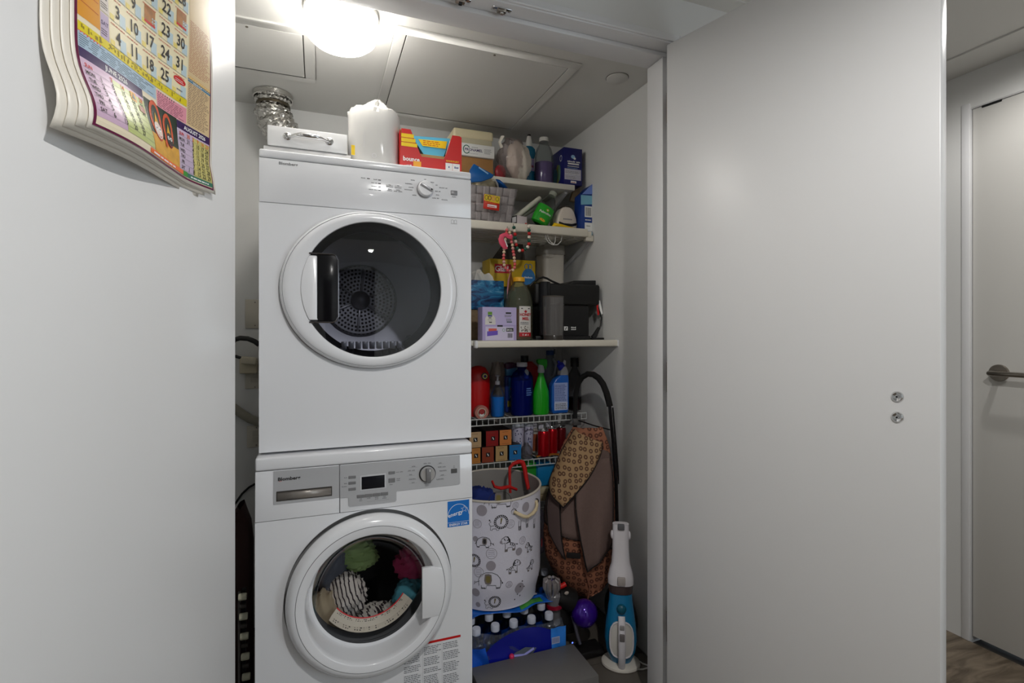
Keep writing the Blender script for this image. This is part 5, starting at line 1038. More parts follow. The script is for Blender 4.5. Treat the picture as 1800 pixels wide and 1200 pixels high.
for k, (x, y, lb) in enumerate(((.872,1.93,'clear water bottle standing behind the vacuum cleaner'),(.862,1.85,'clear water bottle next to the vacuum cyclone'))): water_bottle(x, y, .003, lb, 'loose water bottles')
# shrink film: front skirt with an arched handle hole, blue print band, top sheet
t = thing('bottle_film', 'clear shrink film with dark blue print around the water bottles', 'film', (0, c.y+.016, .002))
FILM2 = clear('shrink_film', (236,242,250), .35, .08, body=.05, bodycol=(210,220,240))
xf0, xf1 = .456, .792
def film(u, v): return Vector((xf0+(xf1-xf0)*u, -.003+.004*math.sin(20*u+5*v)+.02*smoothstep(.75,1,v), .10+.085*v+.006*math.sin(14*u)*v))
G().grid(film, 40, 10).build('front_film', FILM2, t, smooth=60)
BLF = M('film_navy', (14,24,140), .22, coat=.3)
ax, az, = .640, -.005
arc = G().grid(lambda u, v: Vector((ax+(.070+.078*v)*math.cos(math.pi*(1-u))*1.08, -.009-.003*math.sin(9*u+4*v), az+.075+(.040+.085*v)*math.sin(math.pi*u)*1.02)), 40, 6); arc.build('printed_band', BLF, t, smooth=60)
G().prism([(ax-.03,-.012,.102),(ax+.03,-.012,.106),(ax+.045,-.012,.124),(ax+.005,-.012,.134),(ax-.035,-.012,.122)], (0,.002,0)).build('inner_tab', M('film_silver', (110,120,130), .2, .4), t); G().ball((ax-.045,-.014,.116), .009, 12, 8).build('pink_seal', M('film_pink', (205,40,90), .3), t); G().tube([(ax-.04,-.013,.116),(ax,-.014,.111),(ax+.035,-.013,.125)], .004, 8).build('seal_ring', M('seal_lilac', (150,150,215), .3), t)
G().grid(lambda u, v: Vector((xf1-.052+.056*u, -.008-.002*math.sin(9*u), .09+.085*v)), 8, 6).build('printed_corner', M('film_sky', (50,130,225), .25, noise=(30,.3)), t); D = Decal(t, front(-.0105), 'barcode'); D.rect(xf1-.050,.122,xf1-.020,.145, M('barcode_pale',(170,180,210),.5))
for q in range(8): D.rect(xf1-.048+.0033*q,.125,xf1-.0465+.0033*q,.142, M('label_ink'))
D.flush()
G().grid(lambda u, v: Vector((xf0-.004+.06*u+.012*math.sin(4*v), -.012+.006*math.sin(7*v+5*u), .005+.16*v)), 10, 14).build('blue_bag', M('film_azure', (24,84,190), .22, noise=(14,.5), bump=(24,.8)), t, smooth=60)
top = lambda x, y, o: Vector((x, y, .2085+.006*smoothstep(.05,.10,y)+.002*math.sin(60*x+30*y)+o))
g = G().grid(lambda u, v: top(xf0+.03+(xf1-xf0-.03)*u, .078+.012*math.sin(9*u)+.060*v, 0), 40, 8); g.build('top_film', M('film_blue', (24,96,190), .25, noise=(22,.8), bump=(30,.6)), t, smooth=60, solid=.0008)
g = G().grid(lambda u, v: top(xf0+(xf1-xf0)*(.62+.28*u), .085+.012*math.sin(9*(.6+.28*u))+.030*v, .0014), 24, 6); g.build('film_print', M('film_green', (70,150,60), .3, noise=(40,.7)), t, smooth=60, solid=.0006)
# ---------------- laundry hamper
HR_, HXc, HYc, HZ0, HZ1 = .174, .617, 1.826, .222, .615
t = thing('laundry_hamper', 'white cylindrical fabric laundry hamper printed with animals', 'hamper', (HXc, HYc, HZ0))
HF = M('hamper_fabric', (216,214,226), .85, bump=(300,.15)); HI = M('hamper_lining', (150,146,142), .9)
Hh = HZ1-HZ0
def hsurf(a, z, off=0):    # a: angle, z: height; a soft fabric wall
    f = z/Hh; R = HR_*(1-.10*smoothstep(.25,0,f)+.004*math.sin(5*a+3*f)+.012*math.sin(a*2+1)*(1-f)) ; rimz = .010*math.sin(a+.6)*f
    fold = -.010*math.exp(-((a+.62)/.10)**2)*smoothstep(0,.35,f)*smoothstep(1.0,.75,f)
    R += fold+off; return Vector((R*math.cos(a), R*math.sin(a), z+rimz))
G().grid(lambda u, v: hsurf(2*math.pi*u, Hh*v), 96, 24, True).build('fabric_wall', HF, t, smooth=60)
G().grid(lambda u, v: hsurf(2*math.pi*u, Hh*(.15+.85*v), -.004), 72, 12, True).build('lining', HI, t, smooth=60)
G().tube([hsurf(2*math.pi*k/80, Hh) for k in range(80)], .0042, 8, True).build('rim_binding', M('rim_cream', (206,198,186), .8), t); G().lathe([(.0001,.002),(HR_*.9,.002)], (0,0,0), 48, cap=False).build('base', HF, t)
hm = lambda x, y, h: hsurf(math.radians(-112)+x/HR_, y, h+.0008)       # x arc length from the face turned to the viewer
D = Decal(t, hm, 'animal_print', .0006)
HG, HB, HOL, HLG = M('print_grey',(156,150,158),.8), M('print_black',(44,42,46),.8), M('print_olive',(120,108,62),.8), M('print_taupe',(120,112,108),.8)
def hx(px, py):   # photo column/row on the hamper to (arc, height): used to set out the printed motifs
    d = ray(px, py); dx, dy_ = d.x, d.y; A = dx*dx+dy_*dy_; B = -2*(dx*HXc+dy_*HYc); C = HXc**2+HYc**2-HR_**2; s = B*B-4*A*C
    tt = (-B-math.sqrt(max(0, s)))/(2*A); x, y, z = dx*tt, dy_*tt, CH+d.z*tt; return ((math.atan2(y-HYc, x-HXc)-math.radians(-112))*HR_, z-HZ0)
kk = .00185
def dots(L):
    for px, py, r in L: a, z = hx(px, py); D.ell(a, z, r*kk, r*kk*1.05, HG, 18)
dots([(847,892,10),(924,888,9),(863,992,9),(912,967,7),(914,1033,10),(836,943,5),(836,1040,8),(838,1065,5)])
for px, py, r in ((906,884,6),(897,917,8),(839,916,8),(918,947,7),(864,970,10),(895,1026,6),(842,1003,9)):
    a, z = hx(px, py); D.ring(a, z, r*kk, r*kk, .0015, HG); 
    for q in range(4): D.stroke([(a-r*kk*.6, z+(q-1.5)*r*kk*.35), (a+r*kk*.2, z+(q-1.2)*r*kk*.35), (a+r*kk*.6, z+(q-1.7)*r*kk*.35)], .0011, HG)
def lion(px, py, r):
    a, z = hx(px, py); R = r*kk; n = 20
    D.ring(a, z, R, R, .0016, HB); D.ring(a, z, R*.74, R*.74, .0012, HB)
    for q in range(n): b = 2*math.pi*q/n; D.stroke([(a+R*.78*math.cos(b), z+R*.78*math.sin(b)), (a+R*.98*math.cos(b), z+R*.98*math.sin(b))], R*.14, HB)
    D.poly([(a-R*.10,z-R*.15),(a+R*.02,z-R*.2),(a+R*.18,z+R*.55),(a-R*.06,z+R*.55)], HOL); D.ell(a-R*.05, z-R*.22, R*.09, R*.08, HB, 8)
    D.stroke([(a-R*1.0,z-R*.5),(a-R*1.5,z-R*.6),(a-R*1.55,z-R*1.15),(a-R*1.3,z-R*1.2),(a-R*1.2,z-R*.95),(a-R*.7,z-R*.95),(a-R*.65,z-R*1.2),(a-R*.35,z-R*1.2),(a-R*.3,z-R*.9)], .0014, HB); D.stroke([(a-R*1.5,z-R*.6),(a-R*1.75,z-R*.2),(a-R*1.45,z+R*.05),(a-R*1.65,z+R*.25)], .0014, HB); D.ell(a-R*1.65, z+R*.28, R*.1, R*.12, HB, 8)
lion(881,913,13); lion(870,1060,12); lion(834,982,12)
def eleph(px, py, r, ear, flip=1):
    a, z = hx(px, py); R = r*kk; f = lambda L: [(a+flip*x*R, z+y*R) for x, y in L]
    D.stroke(f([(-1,-.55),(-1.05,0),(-.85,.45),(-.4,.7),(.2,.72),(.7,.5),(1.0,.1),(1.02,-.5),(.95,-.75),(.6,-.75),(.55,-.5),(-.3,-.5),(-.35,-.78),(-.75,-.78),(-.8,-.5)]), .0016, HB); D.stroke(f([(-.95,-.1),(-1.3,-.25),(-1.5,-.5),(-1.4,-.15)]), .0016, HB)
    for q in ((-.7),(-.5),(.68),(.85)): D.ring(a+flip*q*R, z-.76*R, R*.08, R*.06, .0012, HB, 10)
    D.stroke(f([(1.02,.0),(1.15,-.25)]), .0014, HB); D.ell(a+flip*1.17*R, z-.3*R, R*.06, R*.08, HB, 8)
    e = f([(-.45,.55),(-.1,.6),(.15,.5),(.2,0),(.1,-.35),(-.15,-.42),(-.4,-.35),(-.5,0)]); D.poly(e, HLG); D.poly([(a+flip*(-.15+(x+.15)*.62)*R, z+(.08+(y-.08)*.66)*R) for x, y in ((-.45,.55),(-.1,.6),(.15,.5),(.2,0),(.1,-.35),(-.15,-.42),(-.4,-.35),(-.5,0))], HOL if ear else HB)
eleph(861,1018,20,1); eleph(850,949,13,0,-1); eleph(879,872,20,1)
def zebra(px, py, r, flip=1):
    a, z = hx(px, py); R = r*kk; f = lambda L: [(a+flip*x*R, z+y*R) for x, y in L]
    D.stroke(f([(-1.0,.25),(-.75,.75),(-.3,1.0),(.0,.8),(.15,.2),(.75,.0),(.95,-.3),(.9,-.9),(.6,-.9),(.55,-.45),(-.05,-.5),(-.1,-.95),(-.4,-.95),(-.35,-.3),(-.4,.2),(-.7,.1),(-1.0,.25)]), .0016, HB, True)
    D.poly(f([(-.3,1.0),(.02,.95),(.3,.5),(.32,.2),(.15,.2),(.0,.8)]), HB); D.ell(a-flip*.88*R, z+.32*R, R*.16, R*.2, HG, 10)
    for L in ([(-.5,.75),(-.35,.45)],[(-.15,.45),(.1,.55)],[(-.25,.1),(.1,.25)],[(.35,.1),(.3,-.2)],[(.6,.0),(.5,-.3)],[(.8,-.2),(.65,-.4)]): D.stroke(f(L), R*.10, HB)
    for x0, x1 in ((-.4,-.1),(.6,.9)): D.poly(f([(x0,-.95),(x1,-.95),(x1,-.65),(x0,-.65)]), HLG)
    D.stroke(f([(.95,-.1),(1.2,-.2)]), .0014, HB); D.ell(a+flip*1.22*R, z-.22*R, R*.08, R*.08, HB, 8)
zebra(893,953,15); zebra(905,994,13,-1); zebra(929,960,10); zebra(933,992,10,-1)
for x0, y0 in ((903,870),(915,869),(920,858),(928,852)): a, z = hx(x0,y0+6); D.poly([(a,z),(a+.006,z+.002),(a+.008,z+.007),(a+.002,z+.005)], HB)
for px, py in ((912,922),(925,918),(938,920)):     # giraffe legs with striped socks
    a, z = hx(px, py); D.stroke([(a,z+.02),(a-.002,z),(a-.001,z-.014)], .0014, HB); D.stroke([(a+.008,z+.02),(a+.007,z),(a+.008,z-.014)], .0014, HB)
    for q in range(4): D.rect(a-.001,z-.014+.004*q,a+.008,z-.012+.004*q, HB)
for px, py in ((918,1020),(915,1030),(922,1030),(912,1045),(917,1048),(908,1056)): a, z = hx(px, py); D.ell(a, z, .0022, .003, HB, 8)
D.flush()
p1 = [hsurf(math.radians(-112)+hx(x,y)[0]/HR_, hx(x,y)[1], o_) for x, y, o_ in ((903,895,.002),(908,898,.010),(915,902,.016),(922,903,.017),(930,899,.016),(936,893,.014),(940,885,.010),(942,879,.002))]
rp = G().tube(p1, .0058, 10)
for i, v in enumerate(rp.v): v += (v-p1[i//10])*(.16*math.sin(3*2*math.pi*(i%10)/10+i//10*1.6))
rp.build('rope_handle', M('rope_cream', (214,196,160), .85, bump=(200,.4)), t, smooth=60)
for q in (0,-1): G().lathe([(.010,-.002),(.010,.002),(.006,.003)], p1[q], 16, 'y', cap=False).build('eyelet', M('eyelet_steel', (110,108,110), .3, .9), t)
a = hsurf(math.radians(-22), .17, .006); G().prism([a+Vector((0,0,-.012)), a+Vector((.003,.006,-.012)), a+Vector((.003,.006,.016)), a+Vector((0,0,.016))], (.001,-.0006,0)).build('red_tab', RED, t)
# clothes and the red strap inside
cloth('blue_clothes', 'crumpled dark blue clothes lying in the laundry hamper', 'clothes', (HXc-.060, HYc-.030, HZ1-.070), (.100,.115,.075), M('clothes_navy', (22,42,112), .85), 41, .3, 2.6)
cloth('blue_towel', 'royal blue cloth tucked against the back of the hamper', 'cloth', (HXc-.075, HYc+.060, HZ1-.070), (.060,.045,.050), M('clothes_royal', (24,60,150), .85), 43, .3, 2.6)
t = thing('red_strap', 'red webbing strap looping over the hamper rim', 'strap', (HXc, HYc, HZ1)); Sx = M('strap_red', (196,26,24), .7)
def hp_(px, py, Y): return PY(px,py,Y)-Vector((HXc,HYc,HZ1))
G().tube([hp_(897,866,1.86),(hp_(896,840,1.87)),(hp_(896,822,1.88)),(hp_(902,815,1.885)),(hp_(912,811,1.89)),(hp_(918,812,1.89)),(hp_(922,822,1.885)),(hp_(925,840,1.87)),(hp_(929,860,1.85))], [.0050,.0055,.006,.007,.009,.0105,.0095,.0085,.007], 10).build('loop', Sx, t, smooth=60); G().tube([hp_(865,845,1.78),hp_(869,855,1.78),hp_(880,858,1.78),hp_(895,855,1.79),hp_(908,860,1.80)], [(.006,.004),(.009,.005),(.009,.006),(.008,.006),(.006,.005)], 10).build('tail', Sx, t, smooth=60)
cloth('plastic_bag', 'pale plastic bag squeezed between the hamper and the trolley', 'bag', PY(951,935,1.985), (.028,.03,.10), M('bag_pale', (176,172,190), .4), 47, .2)

# ---------------- shopping trolley
def ringfab(name, a, b, scale, nz=.0):
    m = M(name, a, .8); nt = m.node_tree; bs = nt.nodes['Principled BSDF']; tc = nt.nodes.new('ShaderNodeTexCoord'); sp = nt.nodes.new('ShaderNodeSeparateXYZ'); cb = nt.nodes.new('ShaderNodeCombineXYZ')
    ad = nt.nodes.new('ShaderNodeMath'); ad.operation = 'MULTIPLY_ADD'; ad.inputs[1].default_value = -.45
    vo = nt.nodes.new('ShaderNodeTexVoronoi'); vo.voronoi_dimensions = '2D'; vo.inputs['Scale'].default_value = scale; vo.inputs['Randomness'].default_value = .42
    cr = nt.nodes.new('ShaderNodeValToRGB'); cr.color_ramp.interpolation = 'LINEAR'; e = cr.color_ramp.elements; e[0].position = 0; e[0].color = rgb(a); e[1].position = .12; e[1].color = rgb(a)
    for ps, c_ in ((.145,b),(.345,b),(.38,a)): q = e.new(ps); q.color = rgb(c_)
    nt.links.new(tc.outputs['Object'], sp.inputs[0]); nt.links.new(sp.outputs[1], ad.inputs[0]); nt.links.new(sp.outputs[0], ad.inputs[2]); nt.links.new(ad.outputs[0], cb.inputs[0]); nt.links.new(sp.outputs[2], cb.inputs[1])
    nt.links.new(cb.outputs[0], vo.inputs['Vector']); nt.links.new(vo.outputs['Distance'], cr.inputs[0]); nt.links.new(cr.outputs[0], bs.inputs['Base Color']); return m
RF1 = ringfab('trolley_fabric_top', (166,134,96), (96,66,48), 46); RF2 = ringfab('trolley_fabric_low', (160,104,78), (96,58,44), 42); GF = M('trolley_canvas', (112,92,86), .9, noise=(120,.12), bump=(320,.2)); EDGE = M('trolley_edging', (22,18,18), .8)
CT = Vector((1.0, 1.80, 0)); t = thing('shopping_trolley', 'folding shopping trolley with a brown patterned bag and black foam handle', 'shopping trolley', CT)
def cpt(px, py, Y): return PY(px, py, Y)-CT
hpth = [cpt(1011,742,1.93),cpt(1011,715,1.93),cpt(1012,692,1.925),cpt(1016,674,1.915),cpt(1023,663,1.90),cpt(1033,657,1.875),cpt(1043,658,1.85),cpt(1052,664,1.83),cpt(1060,675,1.81),cpt(1066,690,1.795),cpt(1070,705,1.785),cpt(1072,714,1.78)]
G().tube(hpth, [.009,.009,.0105,.0115,.012,.0122,.0125,.0128,.0130,.0130,.0130,.0128], 14).build('foam_handle', M('foam_black', (18,17,17), .85), t, smooth=60)
TUBE = M('tube_dark', (52,50,52), .3, .8)
G().tube([cpt(1071.5,712,1.78),cpt(1078,780,1.775),cpt(1083,850,1.77),cpt(1086,960,1.765),cpt(1088,1090,1.76)], .0068, 10).build('frame_tube', TUBE, t); G().tube([cpt(1077,716,1.783),cpt(1083,785,1.779),cpt(1088,850,1.776)], .0035, 8).build('frame_tube', TUBE, t)
G().tube([cpt(1011,740,1.93),cpt(1010,850,1.935),cpt(1008,1000,1.94),cpt(1006,1090,1.95)], .0085, 10).build('frame_tube', TUBE, t); G().box(*(cpt(1008,748,1.915)), *(cpt(1019,734,1.93))).build('hinge_lock', M('lock_grey', (120,118,118), .3, .6), t, bev=.003); G().tube([cpt(1015,738,1.92),cpt(1045,748,1.86),cpt(1072,755,1.80)], .0028, 6).build('cross_rod', TUBE, t)
# bag: soft body lofted through its outline
sec = [(750,1008,1058),(780,990,1070),(830,972,1078),(880,960,1080),(930,957,1080),(970,960,1079),(1000,972,1076),(1020,988,1070),(1035,1006,1058),(1044,1024,1042)]
fd = Vector((-.62,-.78,0)).normalized(); sd = Vector((math.cos(YAW),-math.sin(YAW),0))
def bag(fx, py, off=0):
    py = max(750, min(1044, py))
    for (ya,la,ra),(yb,lb,rb) in zip(sec, sec[1:]):
        if ya <= py <= yb: f = (py-ya)/(yb-ya); l, r_ = la+(lb-la)*f, ra+(rb-ra)*f; break
    a = PY(l,py,1.84)-CT; b = PY(r_,py,1.72)-CT; c_ = (a+b)/2; hw = (b-a)/2; dep = (.085*math.sin(math.pi*min(1,max(0,(py-735)/330)))**.6)
    an = fx*math.pi/2; return c_+hw*math.sin(an)+fd*(dep*math.cos(an)+off+.004*math.sin(9*fx+py*.03))
G().grid(lambda u, v: bag(-1+2*u, 750+294*v), 36, 34).build('bag_body', RF2, t, smooth=60, solid=.004)
def flap(name, quad, mat, off, nu=18, nv=18, wav=.0):
    (a0,p0),(a1,p1),(a2,p2),(a3,p3) = quad    # fx, py corners: top-left, top-right, bottom-right, bottom-left
    f = lambda u, v: bag((a0*(1-u)+a1*u)*(1-v)+(a3*(1-u)+a2*u)*v, (p0*(1-u)+p1*u)*(1-v)+(p3*(1-u)+p2*u)*v, off+.012*v*wav+.004*wav*math.sin(8*u+4*v)+(.005*math.sin(13*u+3*v)*v if mat is GF else 0))
    o = G().grid(f, nu, nv).build(name, mat, t, smooth=60, solid=.003)
    G().tube([f(0,k/14) for k in range(15)]+[f(k/14,1) for k in range(15)]+[f(1,1-k/14) for k in range(15)], .0026, 6).build('flap_edging', EDGE, o); return f
flap('canvas_flap', ((-.55,760),(.98,795),(.90,960),(-.90,905)), GF, .010)
flap('canvas_flap', ((-.10,800),(.98,800),(.85,945),(.22,985)), GF, .026, wav=1.0)
flap('canvas_flap', ((-.75,835),(-.35,840),(-.18,965),(-.55,920)), M('trolley_canvas_dark', (88,72,70), .9), .020)
flap('top_flap', ((-.52,748),(.70,772),(-.20,874),(-.82,838)), RF1, .040, wav=.6)
G().box(-.026,-.004,-.010,.026,.004,.010).tf(Matrix.Translation(bag(-.02,957,.026)) @ Matrix.Rotation(-.55,4,'Z')).build('webbing_tab', EDGE, t, bev=.002)
G().tube([bag(.12,962,.010),bag(.15,990,.010),bag(.20,1020,.008),bag(.22,1043,.006)], .003, 6).build('bag_seam', M('seam_tan', (150,98,76), .8), t)
for px, Y in ((1003,1.96),(1092,1.80)): q = PY(px,1000,Y)-CT; g = G().lathe([(.0001,-.010),(.062,-.010),(.066,-.006),(.066,.006),(.062,.010),(.0001,.010)], (q.x-.004, q.y+.03, .067), 28, 'x'); g.build('wheel', BLK, t); 
# ---------------- stick vacuum leaning behind the water pack
t = thing('stick_vacuum', 'cordless stick vacuum with a purple canister and silver cyclones', 'vacuum cleaner', (PY(1010,HY,1.70).x, 1.70, .002)); VT = Vector(t.location)
v_ = lambda px, py, Y=1.79: PY(px, py, Y-.09)-VT
PUR = M('canister_purple', (64,22,150), .12, .35, coat=.6)
mc = v_(1022,1070); g = G().ball(mc+Vector((-.004,-.03,0)), .050, 32, 20, (1.0,.9,1.0)); g.build('canister', PUR, t, smooth=50)
G().tube([v_(978,1046),v_(990,1048),v_(1003,1054)], [.034,.040,.042], 20).build('motor_body', M('vac_black', (24,23,24), .4), t, smooth=50); G().ball(v_(996,1042,1.745), .009, 12, 8, (1,.4,.7)).build('release_button', M('vac_grey', (170,160,150), .35), t)
for k in range(8):
    a = math.pi*2*k/8; cxx = v_(969,1038); d = Vector((math.cos(a)*.028, math.sin(a)*.028-.004, .020)); G().tube([cxx+d*.55+Vector((0,0,.034)), cxx+d*.95+Vector((0,0,.020)), cxx+d*1.0, cxx+d*.55+Vector((0,0,-.03))], [(.006,.005),(.010,.007),(.010,.007),(.005,.004)], 8).build('cyclone', M('cyclone_silver', (176,170,170), .28, .7), t)
G().ball(v_(972,1024), .012, 12, 8).build('filter_knob', PUR, t); G().lathe([(.022,.0),(.028,.02),(.030,.048),(.024,.056)], v_(974,1066), 24).build('dust_bin', M('bin_grey', (120,118,122), .25), t); G().lathe([(.031,0),(.031,.012)], v_(974,1067)+Vector((0,0,.004)), 24).build('bin_ring', M('ring_crimson', (150,16,44), .35), t); G().lathe([(.026,0),(.026,.06)], v_(975,1096)+Vector((0,.01,0)), 24).build('bin_lower', M('bin_smoke', (100,98,100), .2), t)
G().tube([v_(981,1032,1.77),v_(989,1029,1.77),v_(994,1026,1.77)], .009, 12).build('red_latch', M('latch_red', (196,24,20), .35), t)
G().box(*(v_(982,1120,1.80)), *(v_(1004,1052,1.84))).build('battery_grip', M('vac_black'), t, bev=.008); G().tube([v_(1006,1082,1.77),v_(1011,1100,1.76),v_(1016,1120,1.75),v_(1020,1132,1.74)], [.006,.0065,.0065,.006], 10).build('wand', M('wand_grey', (110,108,120), .3, .6), t); G().box(*(v_(1018,1150,1.72)), *(v_(1046,1132,1.79))).build('floor_head', M('vac_black'), t, bev=.006); G().lathe([(.0001,-.001),(.003,-.001)], v_(1006,1129,1.72), 10, 'y', cap=False).build('status_light', M('led_blue', (90,120,255), .5, emit=2), t)
# ---------------- hand vacuum on its charging foot
HVx, HVy = PZ(1091,1166,0).x, PZ(1091,1166,0).y
t = thing('hand_vacuum', 'white and blue hand vacuum standing upright on a round white base', 'hand vacuum', (HVx, HVy, .001), -.50); k = KP(1091, HVy)
hw = lambda py: CH+(HY-py)*k+.012
G().lathe([(.0001,0),(.066,0),(.069,.004),(.067,.010),(.050,.018),(.0001,.020)], (0,0,0), 48, sy=.85).build('charging_base', M('vac_cream', (216,210,200), .35), t)
secs = [(1168,26,.032),(1160,36,.042),(1145,47,.050),(1125,52,.054),(1105,49,.052),(1080,43,.046),(1060,38,.042),(1045,36,.040)]
def loft(secs, n=36, ex=2.6):
    g = G(); m = len(secs)
    def f(u, v):
        i = min(m-2, int(v*(m-1)+1e-9)); w_ = v*(m-1)-i; py, w1, d1 = [secs[i][q]*(1-w_)+secs[i+1][q]*w_ for q in range(3)]; a = 2*math.pi*u; ca, sa = math.cos(a), math.sin(a)
        s = (abs(ca)**ex+abs(sa)**ex)**(-1/ex); return Vector((w1/2*k*1.08*s*ca, d1*s*sa*.8, hw(py)))
    g.grid(f, n, (m-1)*4+1, True); e = [f(i/n, 1) for i in range(n)]; g.add(e, [tuple(range(n))]); e = [f(i/n, 0) for i in range(n)][::-1]; g.add(e, [tuple(range(n))]); return g
BLV = M('vac_blue', (24,120,168), .22, coat=.3)
loft(secs).build('motor_housing', BLV, t, smooth=50)
loft([(1044,37,.041),(1036,38,.042),(1030,38,.042)]).build('dust_cup', M('cup_smoke', (70,58,58), .12), t, smooth=50)
loft([(1029,41,.044),(1020,41,.044),(1008,37,.040),(995,30,.033),(975,27,.028),(945,26,.026),(926,26,.024)]).build('nozzle', M('vac_white', (222,218,222), .25, coat=.2), t, smooth=50)
nz = t; ft = -.0
G().box(-.012,-.026,hw(934),.012,-.012,hw(924)).build('nozzle_notch', M('notch_grey', (96,96,100), .4), t, bev=.003)
for sx in (-1,1): G().ball((sx*.030,0,hw(946)), .012, 12, 8, (.5,.8,1.3)).build('side_clip', M('vac_white'), t)
G().box(-.014,-.044,hw(1026),.014,-.032,hw(1012)).build('release_button', M('button_beige', (170,162,158), .35), t, bev=.004)
# open handle: pale recess, white grip bridging it
def ring_pts(cx_, cz_, rx, rz, n=28, ex=3): return [(cx_+rx*math.cos(2*math.pi*q/n)*(abs(math.cos(2*math.pi*q/n))**ex+abs(math.sin(2*math.pi*q/n))**ex)**(-1/ex), cz_+rz*math.sin(2*math.pi*q/n)*(abs(math.cos(2*math.pi*q/n))**ex+abs(math.sin(2*math.pi*q/n))**ex)**(-1/ex)) for q in range(n)]
rec = ring_pts(0, hw(1118), .040, .062)
G().prism([(x,-.0445-(.0),z) for x, z in rec], (0,.012,0)).build('handle_recess', M('recess_cream', (208,204,198), .4), t, bev=.004); G().tube([(x,-.0455,z) for x, z in rec], .0028, 8, True).build('recess_rim', M('vac_white'), t)
G().tube([(0,-.046,hw(1077)),(0,-.060,hw(1090)),(0,-.066,hw(1115)),(0,-.062,hw(1145)),(0,-.046,hw(1165))], [(.012,.008),(.0125,.009),(.0125,.009),(.0125,.009),(.012,.008)], 14, flat=(0,-1,0)).build('grip', M('vac_white'), t, smooth=50)
G().ball((0,-.038,hw(1067)), .017, 14, 10, (1,.7,1)).build('grip_root', M('vac_teal', (14,84,104), .3), t); G().box(-.008,-.0715,hw(1095),.008,-.064,hw(1087)).build('power_switch', M('switch_grey', (150,146,146), .4), t, bev=.003); G().box(-.0085,-.0765,hw(1113),.0085,-.070,hw(1100)).build('vent_switch', M('switch_dark', (110,104,104), .5), t, bev=.003)
# ---------------- black round fan and white cords behind the hand vacuum
q = PZ(1128,1130,0)
t = thing('black_disc', 'black round wheel-like object behind the hand vacuum', 'wheel', (XR-.040, 1.70, .002)); G().lathe([(.0001,-.020),(.085,-.020),(.098,-.010),(.098,.010),(.085,.020),(.0001,.020)], (0,0,.10), 40, 'x').build('disc', BLK, t); G().lathe([(.0001,-.026),(.02,-.026),(.024,-.02)], (0,0,.10), 24, 'x').build('hub', M('hub_grey', (70,70,70), .4), t)
for i, pts in enumerate((((1133,1100),(1131,1115),(1126,1128),(1118,1134),(1108,1140)),((1106,1152),(1118,1158),(1130,1166),(1142,1170)),((1100,1173),(1118,1176),(1130,1176),(1143,1172)))):
    P = [PZ(x,y,.004) for x, y in pts]; o0 = P[0]; P = [p-o0 for p in P]
    for p in P: p.x = min(p.x, XR-.006-o0.x)
    o = G().tube(P, .0025, 6).build('power_cord', PLW, None, smooth=60); o.location = o0; tag(o, ('white cord hanging down behind the hand vacuum', 'white cord crossing the tiles to the door frame', 'white cord of the charging base on the tiles')[i], 'cord')
# ================================================================== LEFT GAP BESIDE THE MACHINES
YO = YB
def wall_plate(label, px0, py0, px1, py1, slots):
    a, b = PY(px0,py0,YO), PY(px1,py1,YO); t = thing('outlet_plate', label, 'outlet', ((a.x+b.x)/2, YO, (a.z+b.z)/2)); w2, h2 = abs(b.x-a.x)/2, abs(a.z-b.z)/2
    G().box(-w2,-.006,-h2,w2,0,h2).build('plate', M('plate_ivory', (206,200,186), .4), t, bev=.002)
    for z in (-h2*.8, h2*.8): G().lathe([(.0001,-.0075),(.003,-.0075),(.003,-.006)], (0,0,z), 10, 'y').build('screw', STEEL, t)
    for z in slots: G().box(-.014,-.008,z-.011,.014,-.006,z+.011).build('socket', M('socket_ivory', (190,184,170), .4), t, bev=.001)
    return t
wall_plate('ivory cover plate high on the wall behind the dryer', 431, 526, 466, 577, ())
wall_plate('ivory outlet plate low on the wall behind the dryer', 434, 748, 468, 784, (-.012,.012))
t = wall_plate('ivory outlet with a plug adapter behind the dryer', 431, 655, 466, 682, (.004,))
t = thing('plug_adapter', 'beige plug adapter in the outlet behind the dryer', 'plug', PY(437,642,YO-.05)); G().box(-.033,0,-.032,.030,.048,.028).build('adapter', M('adapter_beige', (196,186,160), .45), t, bev=.006); G().box(-.028,-.02,.006,.026,.004,.034).tf(Matrix.Rotation(.12,4,'Y')).build('plug', M('plug_beige', (206,198,176), .45), t, bev=.005)
def hose(name, label, cat, pts, Y, r, mat):
    P = [PY(x,y,Y) for x, y in pts]; o = G().tube([p-P[0] for p in P], r, 10).build(name, mat, None, smooth=60); o.location = P[0]; return tag(o, label, cat)
hose('power_cord', 'thick black power cord arching across the gap beside the dryer', 'cord', [(402,612),(412,597),(422,594),(436,595),(448,600),(456,606)], YO-.09, .010, BLK)
hose('power_cord', 'thin black cord running to the plug adapter', 'cord', [(400,622),(414,626),(427,630)], YO-.03, .006, BLK)
hose('drain_hose', 'grey ribbed drain hose sloping behind the dryer', 'hose', [(396,708),(410,716),(425,727),(440,736),(456,742),(470,744)], YO-.0175, .017, M('hose_grey', (150,146,132), .5))
hose('thin_cable', 'thin dark cable curving above the brown bag', 'cable', [(404,900),(414,884),(425,868),(438,856),(452,848)], YO-.0045, .004, BLK2)
t = thing('brown_bag', 'dark brown folded garment bag standing in the gap beside the washer', 'garment bag', (PY(425,HY,1.80).x, 1.80, .001))
kx = lambda px: PY(px,HY,1.80).x-PY(425,HY,1.80).x; kz = lambda py: CH+(HY-py)*KP(425,1.8)
sec2 = [(1230,402,446),(1100,404,446),(1000,407,446),(950,408,446),(915,410,442),(895,413,434),(886,419,429)]
